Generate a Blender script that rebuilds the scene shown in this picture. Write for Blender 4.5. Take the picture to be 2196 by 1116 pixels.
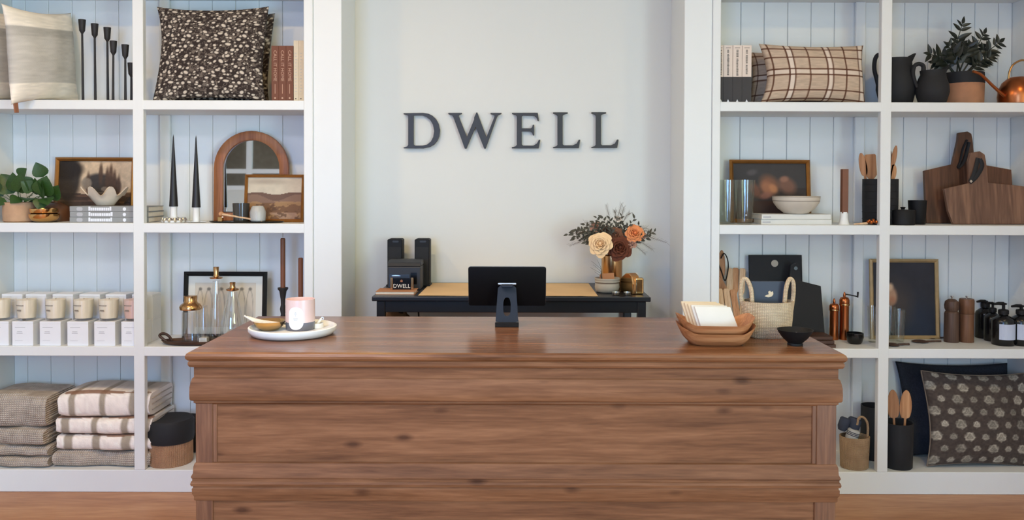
import bpy, bmesh, math, random
import numpy as np
from mathutils import Matrix, Vector, Euler

random.seed(7)
np.random.seed(7)
scene = bpy.context.scene
for o in list(bpy.data.objects):
    bpy.data.objects.remove(o)
C = scene.collection
R = math.radians

# ------------------------------------------------------------------ camera
F = 1800.0                      # focal length in pixels of the 2196 x 1116 frame
PX, PY = 1105.0, 426.0          # principal point
CAM_Y = -4.0
PITCH, ROLL = 1.0, 0.17
CAM_H = 1.485
cam_rot = Matrix.Rotation(R(90 - PITCH), 3, 'X') @ Matrix.Rotation(R(ROLL), 3, 'Z')
cam_data = bpy.data.cameras.new('camera')
cam = bpy.data.objects.new('camera', cam_data)
C.objects.link(cam)
cam.location = (0, CAM_Y, CAM_H)
cam.rotation_euler = cam_rot.to_euler()
cam_data.sensor_width = 36.0
cam_data.lens = F / 2196.0 * 36.0
cam_data.shift_x = (1098.0 - PX) / 2196.0
cam_data.shift_y = (PY - 558.0) / 2196.0
cam_data.clip_start = 0.05
scene.camera = cam

# ------------------------------------------------------------------ world, light, exposure
world = bpy.data.worlds.new('world')
scene.world = world
world.use_nodes = True
wb = world.node_tree.nodes['Background']
wb.inputs[0].default_value = (0.55, 0.72, 1.0, 1)
wb.inputs[1].default_value = 0.3


def area_light(name, loc, rot, sx, sy, power, col):
    ld = bpy.data.lights.new(name, 'AREA')
    ld.shape = 'RECTANGLE'
    ld.size, ld.size_y = sx, sy
    ld.energy = power
    ld.color = col
    o = bpy.data.objects.new(name, ld)
    C.objects.link(o)
    o.location = loc
    o.rotation_euler = rot
    o['kind'] = 'helper'
    return o


# daylight through the shop windows (behind the camera and in the side walls), plus an added overhead fill
area_light('daylight_side_upper', (2.735, -5.5, 2.08), (0, R(90), 0), 1.1, 2.6, 68, (0.87, 1.0, 0.56))
area_light('daylight_side_lower', (2.735, -5.5, 0.96), (0, R(90), 0), 1.1, 2.6, 138, (0.48, 0.72, 1.0))
area_light('daylight_front', (-1.7, -6.975, 1.5), (R(90), 0, 0), 1.6, 2.0, 114, (0.25, 0.51, 1.0))
area_light('overhead_fill', (-1.3, -3.6, 3.04), (0, 0, 0), 1.0, 1.0, 60, (0.84, 0.82, 1.0))  # added fill light under the closed ceiling, balances the left side
LAMP_W = (14.0, 13.0, 0.0, 8.0)  # warm recessed ceiling lamps, the third switched off, built with the ceiling below

scene.view_settings.view_transform = 'Standard'
scene.view_settings.look = 'None'
scene.view_settings.gamma = 1.0
scene.view_settings.use_curve_mapping = False
scene.view_settings.exposure = 0.15
scene.cycles.max_bounces = 8
scene.cycles.diffuse_bounces = 4
scene.cycles.glossy_bounces = 4
scene.cycles.transmission_bounces = 6
scene.cycles.transparent_max_bounces = 16
scene.cycles.caustics_reflective = False
scene.cycles.caustics_refractive = False
scene.cycles.sample_clamp_indirect = 6.0


# ------------------------------------------------------------------ pixel to place
def ray(px, py):
    return cam_rot @ Vector(((px - PX) / F, -(py - PY) / F, -1.0))


def at(px, py, Y):
    """world x and z where the sight line through a photo pixel meets the plane y = Y"""
    d = ray(px, py)
    t = (Y - CAM_Y) / d.y
    return d.x * t, CAM_H + d.z * t


def on_plane(px, py, z):
    d = ray(px, py)
    t = (z - CAM_H) / d.z
    return d.x * t, CAM_Y + d.y * t


def zpx(py, Y=0.0, px=1105):
    return at(px, py, Y)[1]


S1, S2, S3, S4 = zpx(217), zpx(481.5), zpx(746.5), zpx(1011)
S0 = S1 + (S1 - S2)
DEPTH = 0.33
HC = 1.0                       # counter top height


# ------------------------------------------------------------------ materials
def lin(c):
    return tuple(((v / 255.0) / 12.92 if v / 255.0 <= 0.04045 else ((v / 255.0 + 0.055) / 1.055) ** 2.4) for v in c)


MATS = {}


def base_mat(name):
    m = bpy.data.materials.new(name)
    m.use_nodes = True
    nt = m.node_tree
    b = nt.nodes['Principled BSDF']
    MATS[name] = m
    return m, nt, b


def N(nt, kind, **kw):
    n = nt.nodes.new(kind)
    for k, v in kw.items():
        setattr(n, k, v)
    return n


def plain(name, rgb, rough=0.5, metal=0.0, var=0.06, vscale=14.0, bump=0.0, bscale=120.0, spec=0.5, coat=0.0):
    m, nt, b = base_mat(name)
    c = lin(rgb)
    b.inputs['Roughness'].default_value = rough
    b.inputs['Metallic'].default_value = metal
    b.inputs['Specular IOR Level'].default_value = spec
    if coat:
        b.inputs['Coat Weight'].default_value = coat
    tc = N(nt, 'ShaderNodeTexCoord')
    nz = N(nt, 'ShaderNodeTexNoise')
    nz.inputs['Scale'].default_value = vscale
    nz.inputs['Detail'].default_value = 4
    nt.links.new(tc.outputs['Object'], nz.inputs['Vector'])
    rp = N(nt, 'ShaderNodeValToRGB')
    rp.color_ramp.elements[0].position = 0.3
    rp.color_ramp.elements[1].position = 0.7
    rp.color_ramp.elements[0].color = (*[v * (1 - var) for v in c], 1)
    rp.color_ramp.elements[1].color = (*[min(1, v * (1 + var)) for v in c], 1)
    nt.links.new(nz.outputs['Fac'], rp.inputs['Fac'])
    nt.links.new(rp.outputs['Color'], b.inputs['Base Color'])
    if bump:
        n2 = N(nt, 'ShaderNodeTexNoise')
        n2.inputs['Scale'].default_value = bscale
        n2.inputs['Detail'].default_value = 3
        nt.links.new(tc.outputs['Object'], n2.inputs['Vector'])
        bp = N(nt, 'ShaderNodeBump')
        bp.inputs['Strength'].default_value = bump
        bp.inputs['Distance'].default_value = 0.004
        nt.links.new(n2.outputs['Fac'], bp.inputs['Height'])
        nt.links.new(bp.outputs['Normal'], b.inputs['Normal'])
    return m


def wood(name, dark, mid, light, axis='X', fine=9.0, rough=0.45, knots=0.0, long=0.8, spec=0.4):
    """grain drawn out along one axis of the object, with a few knots"""
    m, nt, b = base_mat(name)
    b.inputs['Roughness'].default_value = rough
    b.inputs['Specular IOR Level'].default_value = spec
    tc = N(nt, 'ShaderNodeTexCoord')
    mp = N(nt, 'ShaderNodeMapping')
    s = [fine, fine, fine]
    s['XYZ'.index(axis)] = long
    mp.inputs['Scale'].default_value = s
    nt.links.new(tc.outputs['Object'], mp.inputs['Vector'])
    n1 = N(nt, 'ShaderNodeTexNoise')
    n1.inputs['Scale'].default_value = 1.6
    n1.inputs['Detail'].default_value = 7
    n1.inputs['Roughness'].default_value = 0.62
    n1.inputs['Distortion'].default_value = 0.7
    nt.links.new(mp.outputs['Vector'], n1.inputs['Vector'])
    n2 = N(nt, 'ShaderNodeTexNoise')
    n2.inputs['Scale'].default_value = 9.0
    n2.inputs['Detail'].default_value = 5
    nt.links.new(mp.outputs['Vector'], n2.inputs['Vector'])
    ad = N(nt, 'ShaderNodeMath', operation='MULTIPLY_ADD')
    ad.inputs[1].default_value = 0.35
    nt.links.new(n2.outputs['Fac'], ad.inputs[0])
    sc_ = N(nt, 'ShaderNodeMath', operation='MULTIPLY')
    sc_.inputs[1].default_value = 0.72
    nt.links.new(n1.outputs['Fac'], sc_.inputs[0])
    nt.links.new(sc_.outputs[0], ad.inputs[2])
    rp = N(nt, 'ShaderNodeValToRGB')
    cr = rp.color_ramp
    cr.elements[0].position, cr.elements[1].position = 0.36, 0.70
    cr.elements[0].color = (*lin(dark), 1)
    cr.elements[1].color = (*lin(light), 1)
    e = cr.elements.new(0.53)
    e.color = (*lin(mid), 1)
    nt.links.new(ad.outputs[0], rp.inputs['Fac'])
    out = rp.outputs['Color']
    if knots:
        mk = N(nt, 'ShaderNodeMapping')
        s = [knots * 2.4] * 3
        s['XYZ'.index(axis)] = knots
        mk.inputs['Scale'].default_value = s
        nt.links.new(tc.outputs['Object'], mk.inputs['Vector'])
        vo = N(nt, 'ShaderNodeTexVoronoi')
        vo.inputs['Scale'].default_value = 1.0
        nt.links.new(mk.outputs['Vector'], vo.inputs['Vector'])
        kr = N(nt, 'ShaderNodeValToRGB')
        kr.color_ramp.elements[0].position, kr.color_ramp.elements[1].position = 0.05, 0.17
        kr.color_ramp.elements[0].color = (0.42, 0.38, 0.36, 1)
        kr.color_ramp.elements[1].color = (1, 1, 1, 1)
        nt.links.new(vo.outputs['Distance'], kr.inputs['Fac'])
        mx = N(nt, 'ShaderNodeMix', data_type='RGBA', blend_type='MULTIPLY')
        mx.inputs[0].default_value = 1.0
        nt.links.new(out, mx.inputs[6])
        nt.links.new(kr.outputs['Color'], mx.inputs[7])
        out = mx.outputs[2]
    nt.links.new(out, b.inputs['Base Color'])
    bp = N(nt, 'ShaderNodeBump')
    bp.inputs['Strength'].default_value = 0.12
    bp.inputs['Distance'].default_value = 0.003
    nt.links.new(n2.outputs['Fac'], bp.inputs['Height'])
    nt.links.new(bp.outputs['Normal'], b.inputs['Normal'])
    return m


def painted(name, rough=0.85, bump=0.0, bscale=300.0, spec=0.3, sheen=0.0):
    """printed or woven colour stored on the mesh (flat print, woven stripes)"""
    m, nt, b = base_mat(name)
    b.inputs['Roughness'].default_value = rough
    b.inputs['Specular IOR Level'].default_value = spec
    b.inputs['Sheen Weight'].default_value = sheen
    a = N(nt, 'ShaderNodeAttribute', attribute_name='print')
    nt.links.new(a.outputs['Color'], b.inputs['Base Color'])
    if bump:
        tc = N(nt, 'ShaderNodeTexCoord')
        n2 = N(nt, 'ShaderNodeTexNoise')
        n2.inputs['Scale'].default_value = bscale
        nt.links.new(tc.outputs['Object'], n2.inputs['Vector'])
        bp = N(nt, 'ShaderNodeBump')
        bp.inputs['Strength'].default_value = bump
        bp.inputs['Distance'].default_value = 0.004
        nt.links.new(n2.outputs['Fac'], bp.inputs['Height'])
        nt.links.new(bp.outputs['Normal'], b.inputs['Normal'])
    return m


def weave(name, c1, c2, sx=160.0, sz=160.0, rough=0.9, strength=0.6, mottled=0.0):
    """basket or waffle weave: crossing waves in colour and relief"""
    m, nt, b = base_mat(name)
    b.inputs['Roughness'].default_value = rough
    b.inputs['Specular IOR Level'].default_value = 0.2
    tc = N(nt, 'ShaderNodeTexCoord')
    hs = []
    for d, s in (('X', sx), ('Z', sz)):
        w = N(nt, 'ShaderNodeTexWave', bands_direction=d)
        w.inputs['Scale'].default_value = s / 6.2832
        w.inputs['Distortion'].default_value = 1.2
        w.inputs['Detail'].default_value = 2
        w.inputs['Detail Scale'].default_value = 0.6
        nt.links.new(tc.outputs['Object'], w.inputs['Vector'])
        hs.append(w.outputs['Fac'])
    mu = N(nt, 'ShaderNodeMath', operation='MULTIPLY')
    nt.links.new(hs[0], mu.inputs[0])
    nt.links.new(hs[1], mu.inputs[1])
    nz = N(nt, 'ShaderNodeTexNoise')
    nz.inputs['Scale'].default_value = 22
    nz.inputs['Detail'].default_value = 5
    nt.links.new(tc.outputs['Object'], nz.inputs['Vector'])
    ad = N(nt, 'ShaderNodeMath', operation='MULTIPLY_ADD')
    ad.inputs[1].default_value = 0.5
    nt.links.new(mu.outputs[0], ad.inputs[0])
    sm = N(nt, 'ShaderNodeMath', operation='MULTIPLY')
    sm.inputs[1].default_value = 0.6
    nt.links.new(nz.outputs['Fac'], sm.inputs[0])
    nt.links.new(sm.outputs[0], ad.inputs[2])
    rp = N(nt, 'ShaderNodeValToRGB')
    rp.color_ramp.elements[0].position, rp.color_ramp.elements[1].position = 0.2, 0.75
    rp.color_ramp.elements[0].color = (*lin(c1), 1)
    rp.color_ramp.elements[1].color = (*lin(c2), 1)
    nt.links.new(ad.outputs[0], rp.inputs['Fac'])
    nt.links.new(rp.outputs['Color'], b.inputs['Base Color'])
    bp = N(nt, 'ShaderNodeBump')
    bp.inputs['Strength'].default_value = strength
    bp.inputs['Distance'].default_value = 0.005
    nt.links.new(mu.outputs[0], bp.inputs['Height'])
    nt.links.new(bp.outputs['Normal'], b.inputs['Normal'])
    return m


def thin_glass(name, tint=(0.97, 0.98, 0.98), rough=0.03, refl=1.0):
    m = bpy.data.materials.new(name)
    m.use_nodes = True
    nt = m.node_tree
    nt.nodes.remove(nt.nodes['Principled BSDF'])
    out = nt.nodes['Material Output']
    tr = N(nt, 'ShaderNodeBsdfTransparent')
    tr.inputs[0].default_value = (*tint, 1)
    gl = N(nt, 'ShaderNodeBsdfGlossy')
    gl.inputs['Roughness'].default_value = rough
    gl.inputs[0].default_value = (1, 1, 1, 1)
    fr = N(nt, 'ShaderNodeLayerWeight')
    pw = N(nt, 'ShaderNodeMath', operation='POWER')
    pw.inputs[1].default_value = 4.0
    nt.links.new(fr.outputs['Facing'], pw.inputs[0])
    mu = N(nt, 'ShaderNodeMath', operation='MULTIPLY_ADD', use_clamp=True)
    mu.inputs[1].default_value = 0.55 * refl
    mu.inputs[2].default_value = 0.05 * refl
    nt.links.new(pw.outputs[0], mu.inputs[0])
    mx = N(nt, 'ShaderNodeMixShader')
    nt.links.new(mu.outputs[0], mx.inputs[0])
    nt.links.new(tr.outputs[0], mx.inputs[1])
    nt.links.new(gl.outputs[0], mx.inputs[2])
    nt.links.new(mx.outputs[0], out.inputs[0])
    MATS[name] = m
    return m


plain('white_paint', (232, 233, 230), 0.42, var=0.012, vscale=3, bump=0.02, bscale=60)
plain('wall_paint', (222, 221, 214), 0.6, var=0.012, vscale=2, bump=0.03, bscale=160)
plain('ceiling_paint', (235, 235, 232), 0.8, var=0.01)
wood('counter_wood', (92, 58, 36), (118, 78, 51), (140, 96, 66), 'X', 16, 0.55, knots=5.0, long=1.1, spec=0.2)
wood('counter_top_wood', (84, 52, 30), (120, 78, 50), (148, 102, 68), 'X', 14, 0.25, knots=1.6, long=1.0)
wood('counter_wood_upright', (88, 55, 36), (110, 72, 48), (134, 92, 64), 'Z', 16, 0.42, knots=2.0, long=1.1)
wood('floor_wood', (150, 100, 66), (178, 126, 88), (196, 146, 106), 'X', 7, 0.45, long=0.9)
plain('desk_black', (24, 26, 32), 0.32, var=0.1)
plain('matte_black', (17, 16, 17), 0.6, var=0.1, spec=0.3)
plain('gloss_black', (14, 14, 15), 0.18, var=0.05)
plain('soft_black', (26, 26, 28), 0.75, var=0.12, bump=0.1, bscale=90)
plain('iron_black', (33, 29, 28), 0.6, var=0.15, bump=0.25, bscale=160)
plain('navy_metal', (22, 26, 37), 0.45, var=0.05, spec=0.3)
plain('printer_grey', (40, 41, 46), 0.5, var=0.05)
plain('printer_blue', (44, 54, 70), 0.4, var=0.05)
plain('screen_back', (9, 7, 7), 0.5, var=0.05, spec=0.12)
plain('aluminium', (190, 192, 196), 0.3, 1.0, var=0.03)
plain('silver', (215, 213, 208), 0.22, 1.0, var=0.05)
plain('brass', (198, 152, 102), 0.22, 1.0, var=0.05)
plain('bright_brass', (222, 178, 118), 0.16, 1.0, var=0.06, bump=0.15, bscale=40)
plain('copper', (178, 104, 62), 0.28, 1.0, var=0.08)
plain('gold_frame', (178, 122, 62), 0.35, 0.7, var=0.12, vscale=30)
plain('pale_gold_frame', (206, 176, 128), 0.4, 0.5, var=0.1, vscale=30)
plain('kraft', (222, 184, 134), 0.85, var=0.06, vscale=6)
plain('kraft_card', (178, 122, 82), 0.85, var=0.05)
plain('paper_white', (236, 232, 222), 0.85, var=0.03)
plain('napkin_white', (216, 210, 198), 0.9, var=0.03, bump=0.15, bscale=70)
plain('napkin_cream', (212, 190, 158), 0.9, var=0.03, bump=0.15, bscale=70)
plain('pages', (226, 214, 196), 0.9, var=0.05, vscale=60)
plain('book_brown', (112, 66, 46), 0.7, var=0.06)
plain('book_brown_ink', (196, 156, 132), 0.7)
plain('book_cream', (214, 198, 172), 0.8, var=0.05, vscale=40)
plain('ink_grey', (138, 128, 118), 0.8)
plain('ink_dark', (96, 84, 76), 0.8)
plain('ink_pale', (186, 184, 186), 0.8)
plain('book_pink_white', (230, 212, 196), 0.7, var=0.03)
plain('book_charcoal', (52, 47, 47), 0.6, var=0.06)
plain('book_grey', (150, 150, 148), 0.7, var=0.05)
plain('book_white', (222, 220, 212), 0.7, var=0.04)
plain('label_white', (236, 236, 240), 0.6, var=0.02)
plain('soap_label', (196, 204, 222), 0.6, var=0.03)
plain('candle_box', (238, 238, 240), 0.55, var=0.015)
plain('wax_cream', (255, 241, 216), 0.55, var=0.02)
plain('wax_blush', (236, 196, 182), 0.55, var=0.02)
plain('ceramic_white', (238, 236, 230), 0.35, var=0.02, bump=0.05, bscale=40)
plain('ceramic_cream', (214, 202, 184), 0.5, var=0.05)
plain('ceramic_band', (122, 108, 94), 0.6)
plain('stone_grey', (176, 166, 150), 0.6, var=0.08)
plain('blush_glass', (226, 196, 188), 0.3, var=0.03)
plain('smoke_base', (104, 106, 116), 0.2, var=0.05)
plain('pot_tan', (190, 150, 116), 0.8, var=0.12, vscale=20, bump=0.2, bscale=60)
plain('pot_terracotta', (176, 124, 90), 0.8, var=0.1, vscale=20, bump=0.1, bscale=60)
plain('soil', (30, 22, 18), 0.95, var=0.3, bump=0.6, bscale=60)
plain('leaf_green', (46, 76, 30), 0.42, var=0.25, vscale=18)
plain('leaf_dark', (24, 31, 22), 0.4, var=0.3, vscale=24)
plain('stem_green', (70, 88, 50), 0.6)
plain('dried_leaf', (74, 70, 56), 0.7, var=0.3, vscale=40)
plain('dried_grass', (112, 98, 82), 0.8, var=0.2)
plain('rose_cream', (244, 206, 156), 0.7, var=0.05, vscale=30)
plain('rose_peach', (232, 142, 84), 0.7, var=0.15, vscale=40)
plain('rose_rust', (100, 46, 18), 0.8, var=0.2, vscale=50)
plain('rose_brown', (120, 76, 50), 0.8, var=0.2, vscale=50)
plain('rose_white', (228, 214, 200), 0.7, var=0.06)
plain('rose_dusty', (186, 140, 118), 0.8, var=0.15, vscale=50)
plain('leather', (150, 96, 66), 0.6, var=0.1)
plain('taper_brown', (118, 70, 44), 0.5, var=0.06)
plain('taper_black', (24, 22, 24), 0.45, var=0.05)
plain('bowl_brown', (98, 62, 38), 0.4, var=0.15)
plain('scallop', (226, 208, 184), 0.5, var=0.06)
plain('salt_glass', (182, 180, 174), 0.35, var=0.08, bump=0.3, bscale=80)
plain('smoked_tumbler', (62, 58, 52), 0.12, var=0.05)
plain('mat_board', (226, 224, 214), 0.8, var=0.02)
plain('tweed_navy', (38, 41, 50), 0.95, var=0.25, vscale=140, bump=0.4, bscale=220)
plain('piping_tan', (120, 106, 92), 0.9, var=0.1)
plain('bag_brown', (112, 78, 50), 0.85, var=0.25, vscale=12, bump=0.4, bscale=30)
plain('muntin_white', (236, 236, 234), 0.5, var=0.01)
plain('porch_dark', (206, 190, 166), 0.9, var=0.1)
plain('mirror', (228, 228, 226), 0.02, 1.0, var=0.0)
plain('cloth_stripe', (176, 174, 170), 0.9, var=0.1, bump=0.2)
plain('cloth_navy', (52, 58, 74), 0.9, var=0.15)
plain('book_navy', (40, 48, 64), 0.55, var=0.05)
wood('mirror_wood', (118, 66, 34), (150, 92, 52), (172, 112, 68), 'Z', 14, 0.45)
wood('board_dark', (60, 36, 22), (92, 58, 38), (120, 80, 56), 'Z', 10, 0.5)
wood('board_light', (84, 58, 44), (114, 82, 64), (146, 108, 84), 'Z', 10, 0.5)
wood('mill_dark', (62, 44, 34), (84, 62, 50), (104, 78, 62), 'Z', 22, 0.55)
wood('mill_brown', (82, 52, 34), (112, 76, 52), (134, 94, 66), 'Z', 22, 0.5)
wood('spoon_wood', (150, 98, 62), (190, 134, 90), (212, 160, 114), 'Z', 20, 0.6)
wood('spoon_pale', (196, 152, 112), (220, 180, 140), (234, 200, 164), 'Z', 20, 0.6)
wood('spoon_tan', (140, 94, 62), (170, 120, 84), (192, 142, 104), 'Z', 20, 0.6)
wood('bowl_wood', (140, 86, 50), (180, 120, 76), (206, 148, 100), 'X', 14, 0.5)
wood('tray_dark_wood', (48, 30, 20), (72, 46, 32), (96, 66, 46), 'X', 16, 0.5)
painted('print_fabric', 0.92, bump=0.25, bscale=260)
painted('print_canvas', 0.6, bump=0.15, bscale=200)
painted('print_paper', 0.8)
painted('woven_throw', 0.95, bump=0.5, bscale=240)
weave('waffle', (160, 147, 132), (230, 216, 200), 190, 190, strength=1.0)
weave('seagrass', (176, 148, 116), (232, 206, 170), 300, 420, strength=0.6)
weave('rattan', (160, 118, 88), (206, 164, 126), 260, 420, strength=0.7)
weave('stripe_tan', (158, 128, 98), (200, 168, 132), 420, 420, strength=0.7)
plain('lamp_lens', (255, 240, 214), 0.4, var=0.0)
MATS['lamp_lens'].node_tree.nodes['Principled BSDF'].inputs['Emission Color'].default_value = (1, 0.85, 0.65, 1)
MATS['lamp_lens'].node_tree.nodes['Principled BSDF'].inputs['Emission Strength'].default_value = 3.0
thin_glass('clear_glass', (0.975, 0.98, 0.98), 0.04, 2.0)
thin_glass('jar_glass', (0.992, 0.992, 0.99), 0.03, 1.2)
thin_glass('tumbler_glass', (0.93, 0.945, 0.93), 0.04, 1.0)
thin_glass('window_glass', (0.96, 0.97, 0.97), 0.0, 0.12)


# ------------------------------------------------------------------ mesh helpers
class MB:
    """collects shapes; build() links them as ONE mesh object"""

    def __init__(self):
        self.v, self.f = [], []

    def add(self, verts, faces):
        n = len(self.v)
        self.v += [tuple(p) for p in verts]
        self.f += [tuple(i + n for i in q) for q in faces]
        return self

    def box(self, x0, x1, y0, y1, z0, z1, M=None):
        vs = [Vector(p) for p in ((x0, y0, z0), (x1, y0, z0), (x1, y1, z0), (x0, y1, z0),
                                  (x0, y0, z1), (x1, y0, z1), (x1, y1, z1), (x0, y1, z1))]
        if M is not None:
            vs = [M @ p for p in vs]
        return self.add(vs, [(0, 3, 2, 1), (4, 5, 6, 7), (0, 1, 5, 4), (1, 2, 6, 5), (2, 3, 7, 6), (3, 0, 4, 7)])

    def lathe(self, prof, seg=24, cx=0.0, cy=0.0, cz=0.0, sx=1.0, sy=1.0, M=None, cap0=True, cap1=True):
        vs, fs = [], []
        n = len(prof)
        for r, z in prof:
            for k in range(seg):
                a = 2 * math.pi * k / seg
                vs.append(Vector((cx + sx * r * math.cos(a), cy + sy * r * math.sin(a), cz + z)))
        for i in range(n - 1):
            for k in range(seg):
                k2 = (k + 1) % seg
                fs.append((i * seg + k, i * seg + k2, (i + 1) * seg + k2, (i + 1) * seg + k))
        if cap0 and prof[0][0] > 1e-6:
            fs.append(tuple(range(seg - 1, -1, -1)))
        if cap1 and prof[-1][0] > 1e-6:
            fs.append(tuple(range((n - 1) * seg, n * seg)))
        if M is not None:
            vs = [M @ p for p in vs]
        return self.add(vs, fs)

    def tube(self, pts, rad, seg=8, flat=1.0):
        pts = [Vector(p) for p in pts]
        n = len(pts)
        rads = list(rad) if isinstance(rad, (list, tuple)) else [rad] * n
        if 4 <= n <= 12:                                 # round the path through its points
            p2, r2 = [], []
            for i in range(n - 1):
                a, b, c, d = pts[max(i - 1, 0)], pts[i], pts[i + 1], pts[min(i + 2, n - 1)]
                for q in range(4):
                    t = q / 4
                    p2.append(0.5 * (2 * b + (c - a) * t + (2 * a - 5 * b + 4 * c - d) * t * t + (3 * b - a - 3 * c + d) * t ** 3))
                    r2.append(rads[i] + (rads[i + 1] - rads[i]) * t)
            pts, rads = p2 + [pts[-1]], r2 + [rads[-1]]
            n = len(pts)
        vs, fs = [], []
        up = None
        for i, p in enumerate(pts):
            t = (pts[min(i + 1, n - 1)] - pts[max(i - 1, 0)]).normalized()
            if up is None:
                up = Vector((0, 0, 1)) if abs(t.z) < 0.9 else Vector((0, 1, 0))
            a = t.cross(up)
            if a.length < 1e-5:
                a = t.cross(Vector((1, 0, 0)))
            a.normalize()
            b = a.cross(t).normalized()
            up = b
            for k in range(seg):
                w = 2 * math.pi * k / seg
                vs.append(p + a * (math.cos(w) * rads[i]) + b * (math.sin(w) * rads[i] * flat))
        for i in range(n - 1):
            for k in range(seg):
                k2 = (k + 1) % seg
                fs.append((i * seg + k, i * seg + k2, (i + 1) * seg + k2, (i + 1) * seg + k))
        fs.append(tuple(range(seg - 1, -1, -1)))
        fs.append(tuple(range((n - 1) * seg, n * seg)))
        return self.add(vs, fs)

    def prism(self, pts, y0, y1, M=None):
        """outline in x,z pushed from y0 to y1"""
        n = len(pts)
        area = sum(pts[i][0] * pts[(i + 1) % n][1] - pts[(i + 1) % n][0] * pts[i][1] for i in range(n))
        if area < 0:
            pts = pts[::-1]
        vs = [Vector((x, y0, z)) for x, z in pts] + [Vector((x, y1, z)) for x, z in pts]
        if M is not None:
            vs = [M @ p for p in vs]
        fs = [tuple(range(n)), tuple(range(2 * n - 1, n - 1, -1))]
        for i in range(n):
            j = (i + 1) % n
            fs.append((j, i, n + i, n + j))
        return self.add(vs, fs)

    def ring(self, outer, inner, y0, y1, M=None):
        """frame between two outlines of equal point count in x,z"""
        n = len(outer)
        vs = []
        for loop, y in ((outer, y0), (inner, y0), (outer, y1), (inner, y1)):
            vs += [Vector((x, y, z)) for x, z in loop]
        if M is not None:
            vs = [M @ p for p in vs]
        fs = []
        for i in range(n):
            j = (i + 1) % n
            fs += [(i, j, n + j, n + i), (2 * n + j, 2 * n + i, 3 * n + i, 3 * n + j),
                   (j, i, 2 * n + i, 2 * n + j), (n + i, n + j, 3 * n + j, 3 * n + i)]
        return self.add(vs, fs)

    def sweep_rect(self, prof, x0, x1, y0, y1, cap=True):
        """profile (outward offset, z) carried round a rectangle with mitred corners"""
        vs, fs = [], []
        n = len(prof)
        for d, z in prof:
            vs += [Vector((x0 - d, y0 - d, z)), Vector((x1 + d, y0 - d, z)), Vector((x1 + d, y1 + d, z)), Vector((x0 - d, y1 + d, z))]
        for i in range(n - 1):
            for k in range(4):
                k2 = (k + 1) % 4
                fs.append((i * 4 + k, i * 4 + k2, (i + 1) * 4 + k2, (i + 1) * 4 + k))
        if cap:
            fs.append((3, 2, 1, 0))
            fs.append(tuple(range((n - 1) * 4, n * 4)))
        return self.add(vs, fs)

    def grid(self, fn, nu, nv):
        vs = [fn(i / nu, j / nv) for j in range(nv + 1) for i in range(nu + 1)]
        fs = [(j * (nu + 1) + i, j * (nu + 1) + i + 1, (j + 1) * (nu + 1) + i + 1, (j + 1) * (nu + 1) + i)
              for j in range(nv) for i in range(nu)]
        return self.add(vs, fs)

    def mesh(self, name, mat, smooth=False, bevel=0.0, segs=1, angle=35, fix=True):
        me = bpy.data.meshes.new(name)
        me.from_pydata(self.v, [], self.f)
        if bevel or fix:
            bm = bmesh.new()
            bm.from_mesh(me)
            if bevel:
                es = [e for e in bm.edges if len(e.link_faces) == 2 and e.calc_face_angle(0) > R(25)]
                bmesh.ops.bevel(bm, geom=es, offset=bevel, segments=segs, affect='EDGES', profile=0.5, clamp_overlap=True)
            bmesh.ops.recalc_face_normals(bm, faces=bm.faces)
            bm.to_mesh(me)
            bm.free()
        me.materials.append(MATS[mat])
        if smooth:
            me.polygons.foreach_set('use_smooth', [True] * len(me.polygons))
            try:
                me.set_sharp_from_angle(angle=R(angle))
            except Exception:
                pass
        return me

    def build(self, name, mat, parent=None, **kw):
        return link(name, self.mesh(name, mat, **kw), parent)


def link(name, me, parent=None, M=None):
    o = bpy.data.objects.new(name, me)
    C.objects.link(o)
    if parent is not None:
        o.parent = parent
    if M is not None:
        o.matrix_local = M
    return o


def tag(o, label=None, cat=None, group=None, kind=None):
    if label:
        o['label'] = label
    if cat:
        o['category'] = cat
    if group:
        o['group'] = group
    if kind:
        o['kind'] = kind
    return o


def thing(name, label, cat, loc=(0, 0, 0), rot=(0, 0, 0), group=None):
    o = bpy.data.objects.new(name, None)
    C.objects.link(o)
    o.empty_display_size = 0.05
    o.location = loc
    o.rotation_euler = rot
    return tag(o, label, cat, group)


class Spot:
    """a thing standing at photo column px, at depth Y, on a level z0; px/py turn into its own metres"""

    def __init__(self, name, label, cat, px, py, Y, z0, group=None, rot=(0, 0, 0)):
        self.Y, self.z0 = Y, z0
        self.x0 = at(px, py, Y)[0]
        self.k = (Y - CAM_Y) / F
        self.o = thing(name, label, cat, (self.x0, Y, z0), rot, group)

    def p(self, px, py):
        x, z = at(px, py, self.Y)
        return x - self.x0, z - self.z0

    def x(self, px, py=480):
        return at(px, py, self.Y)[0] - self.x0

    def h(self, py, px=1105):
        return at(px, py, self.Y)[1] - self.z0


def spot(name, label, cat, px, py, Y, z0, **kw):
    s = Spot(name, label, cat, px, py, Y, z0, **kw)
    # heights are read at the thing's own column (the camera rolls a little)
    s.h = lambda q, c=px, s=s: at(c, q, s.Y)[1] - s.z0
    return s


def depth_of(px, py, z):
    """depth at which a base seen at this pixel meets level z"""
    return on_plane(px, py, z)[1]


def struct(name, mb, mat, parent=None, **kw):
    o = mb.build(name, mat, parent, **kw)
    if parent is None:
        o['kind'] = 'structure'
    return o


_txt = {}


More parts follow.
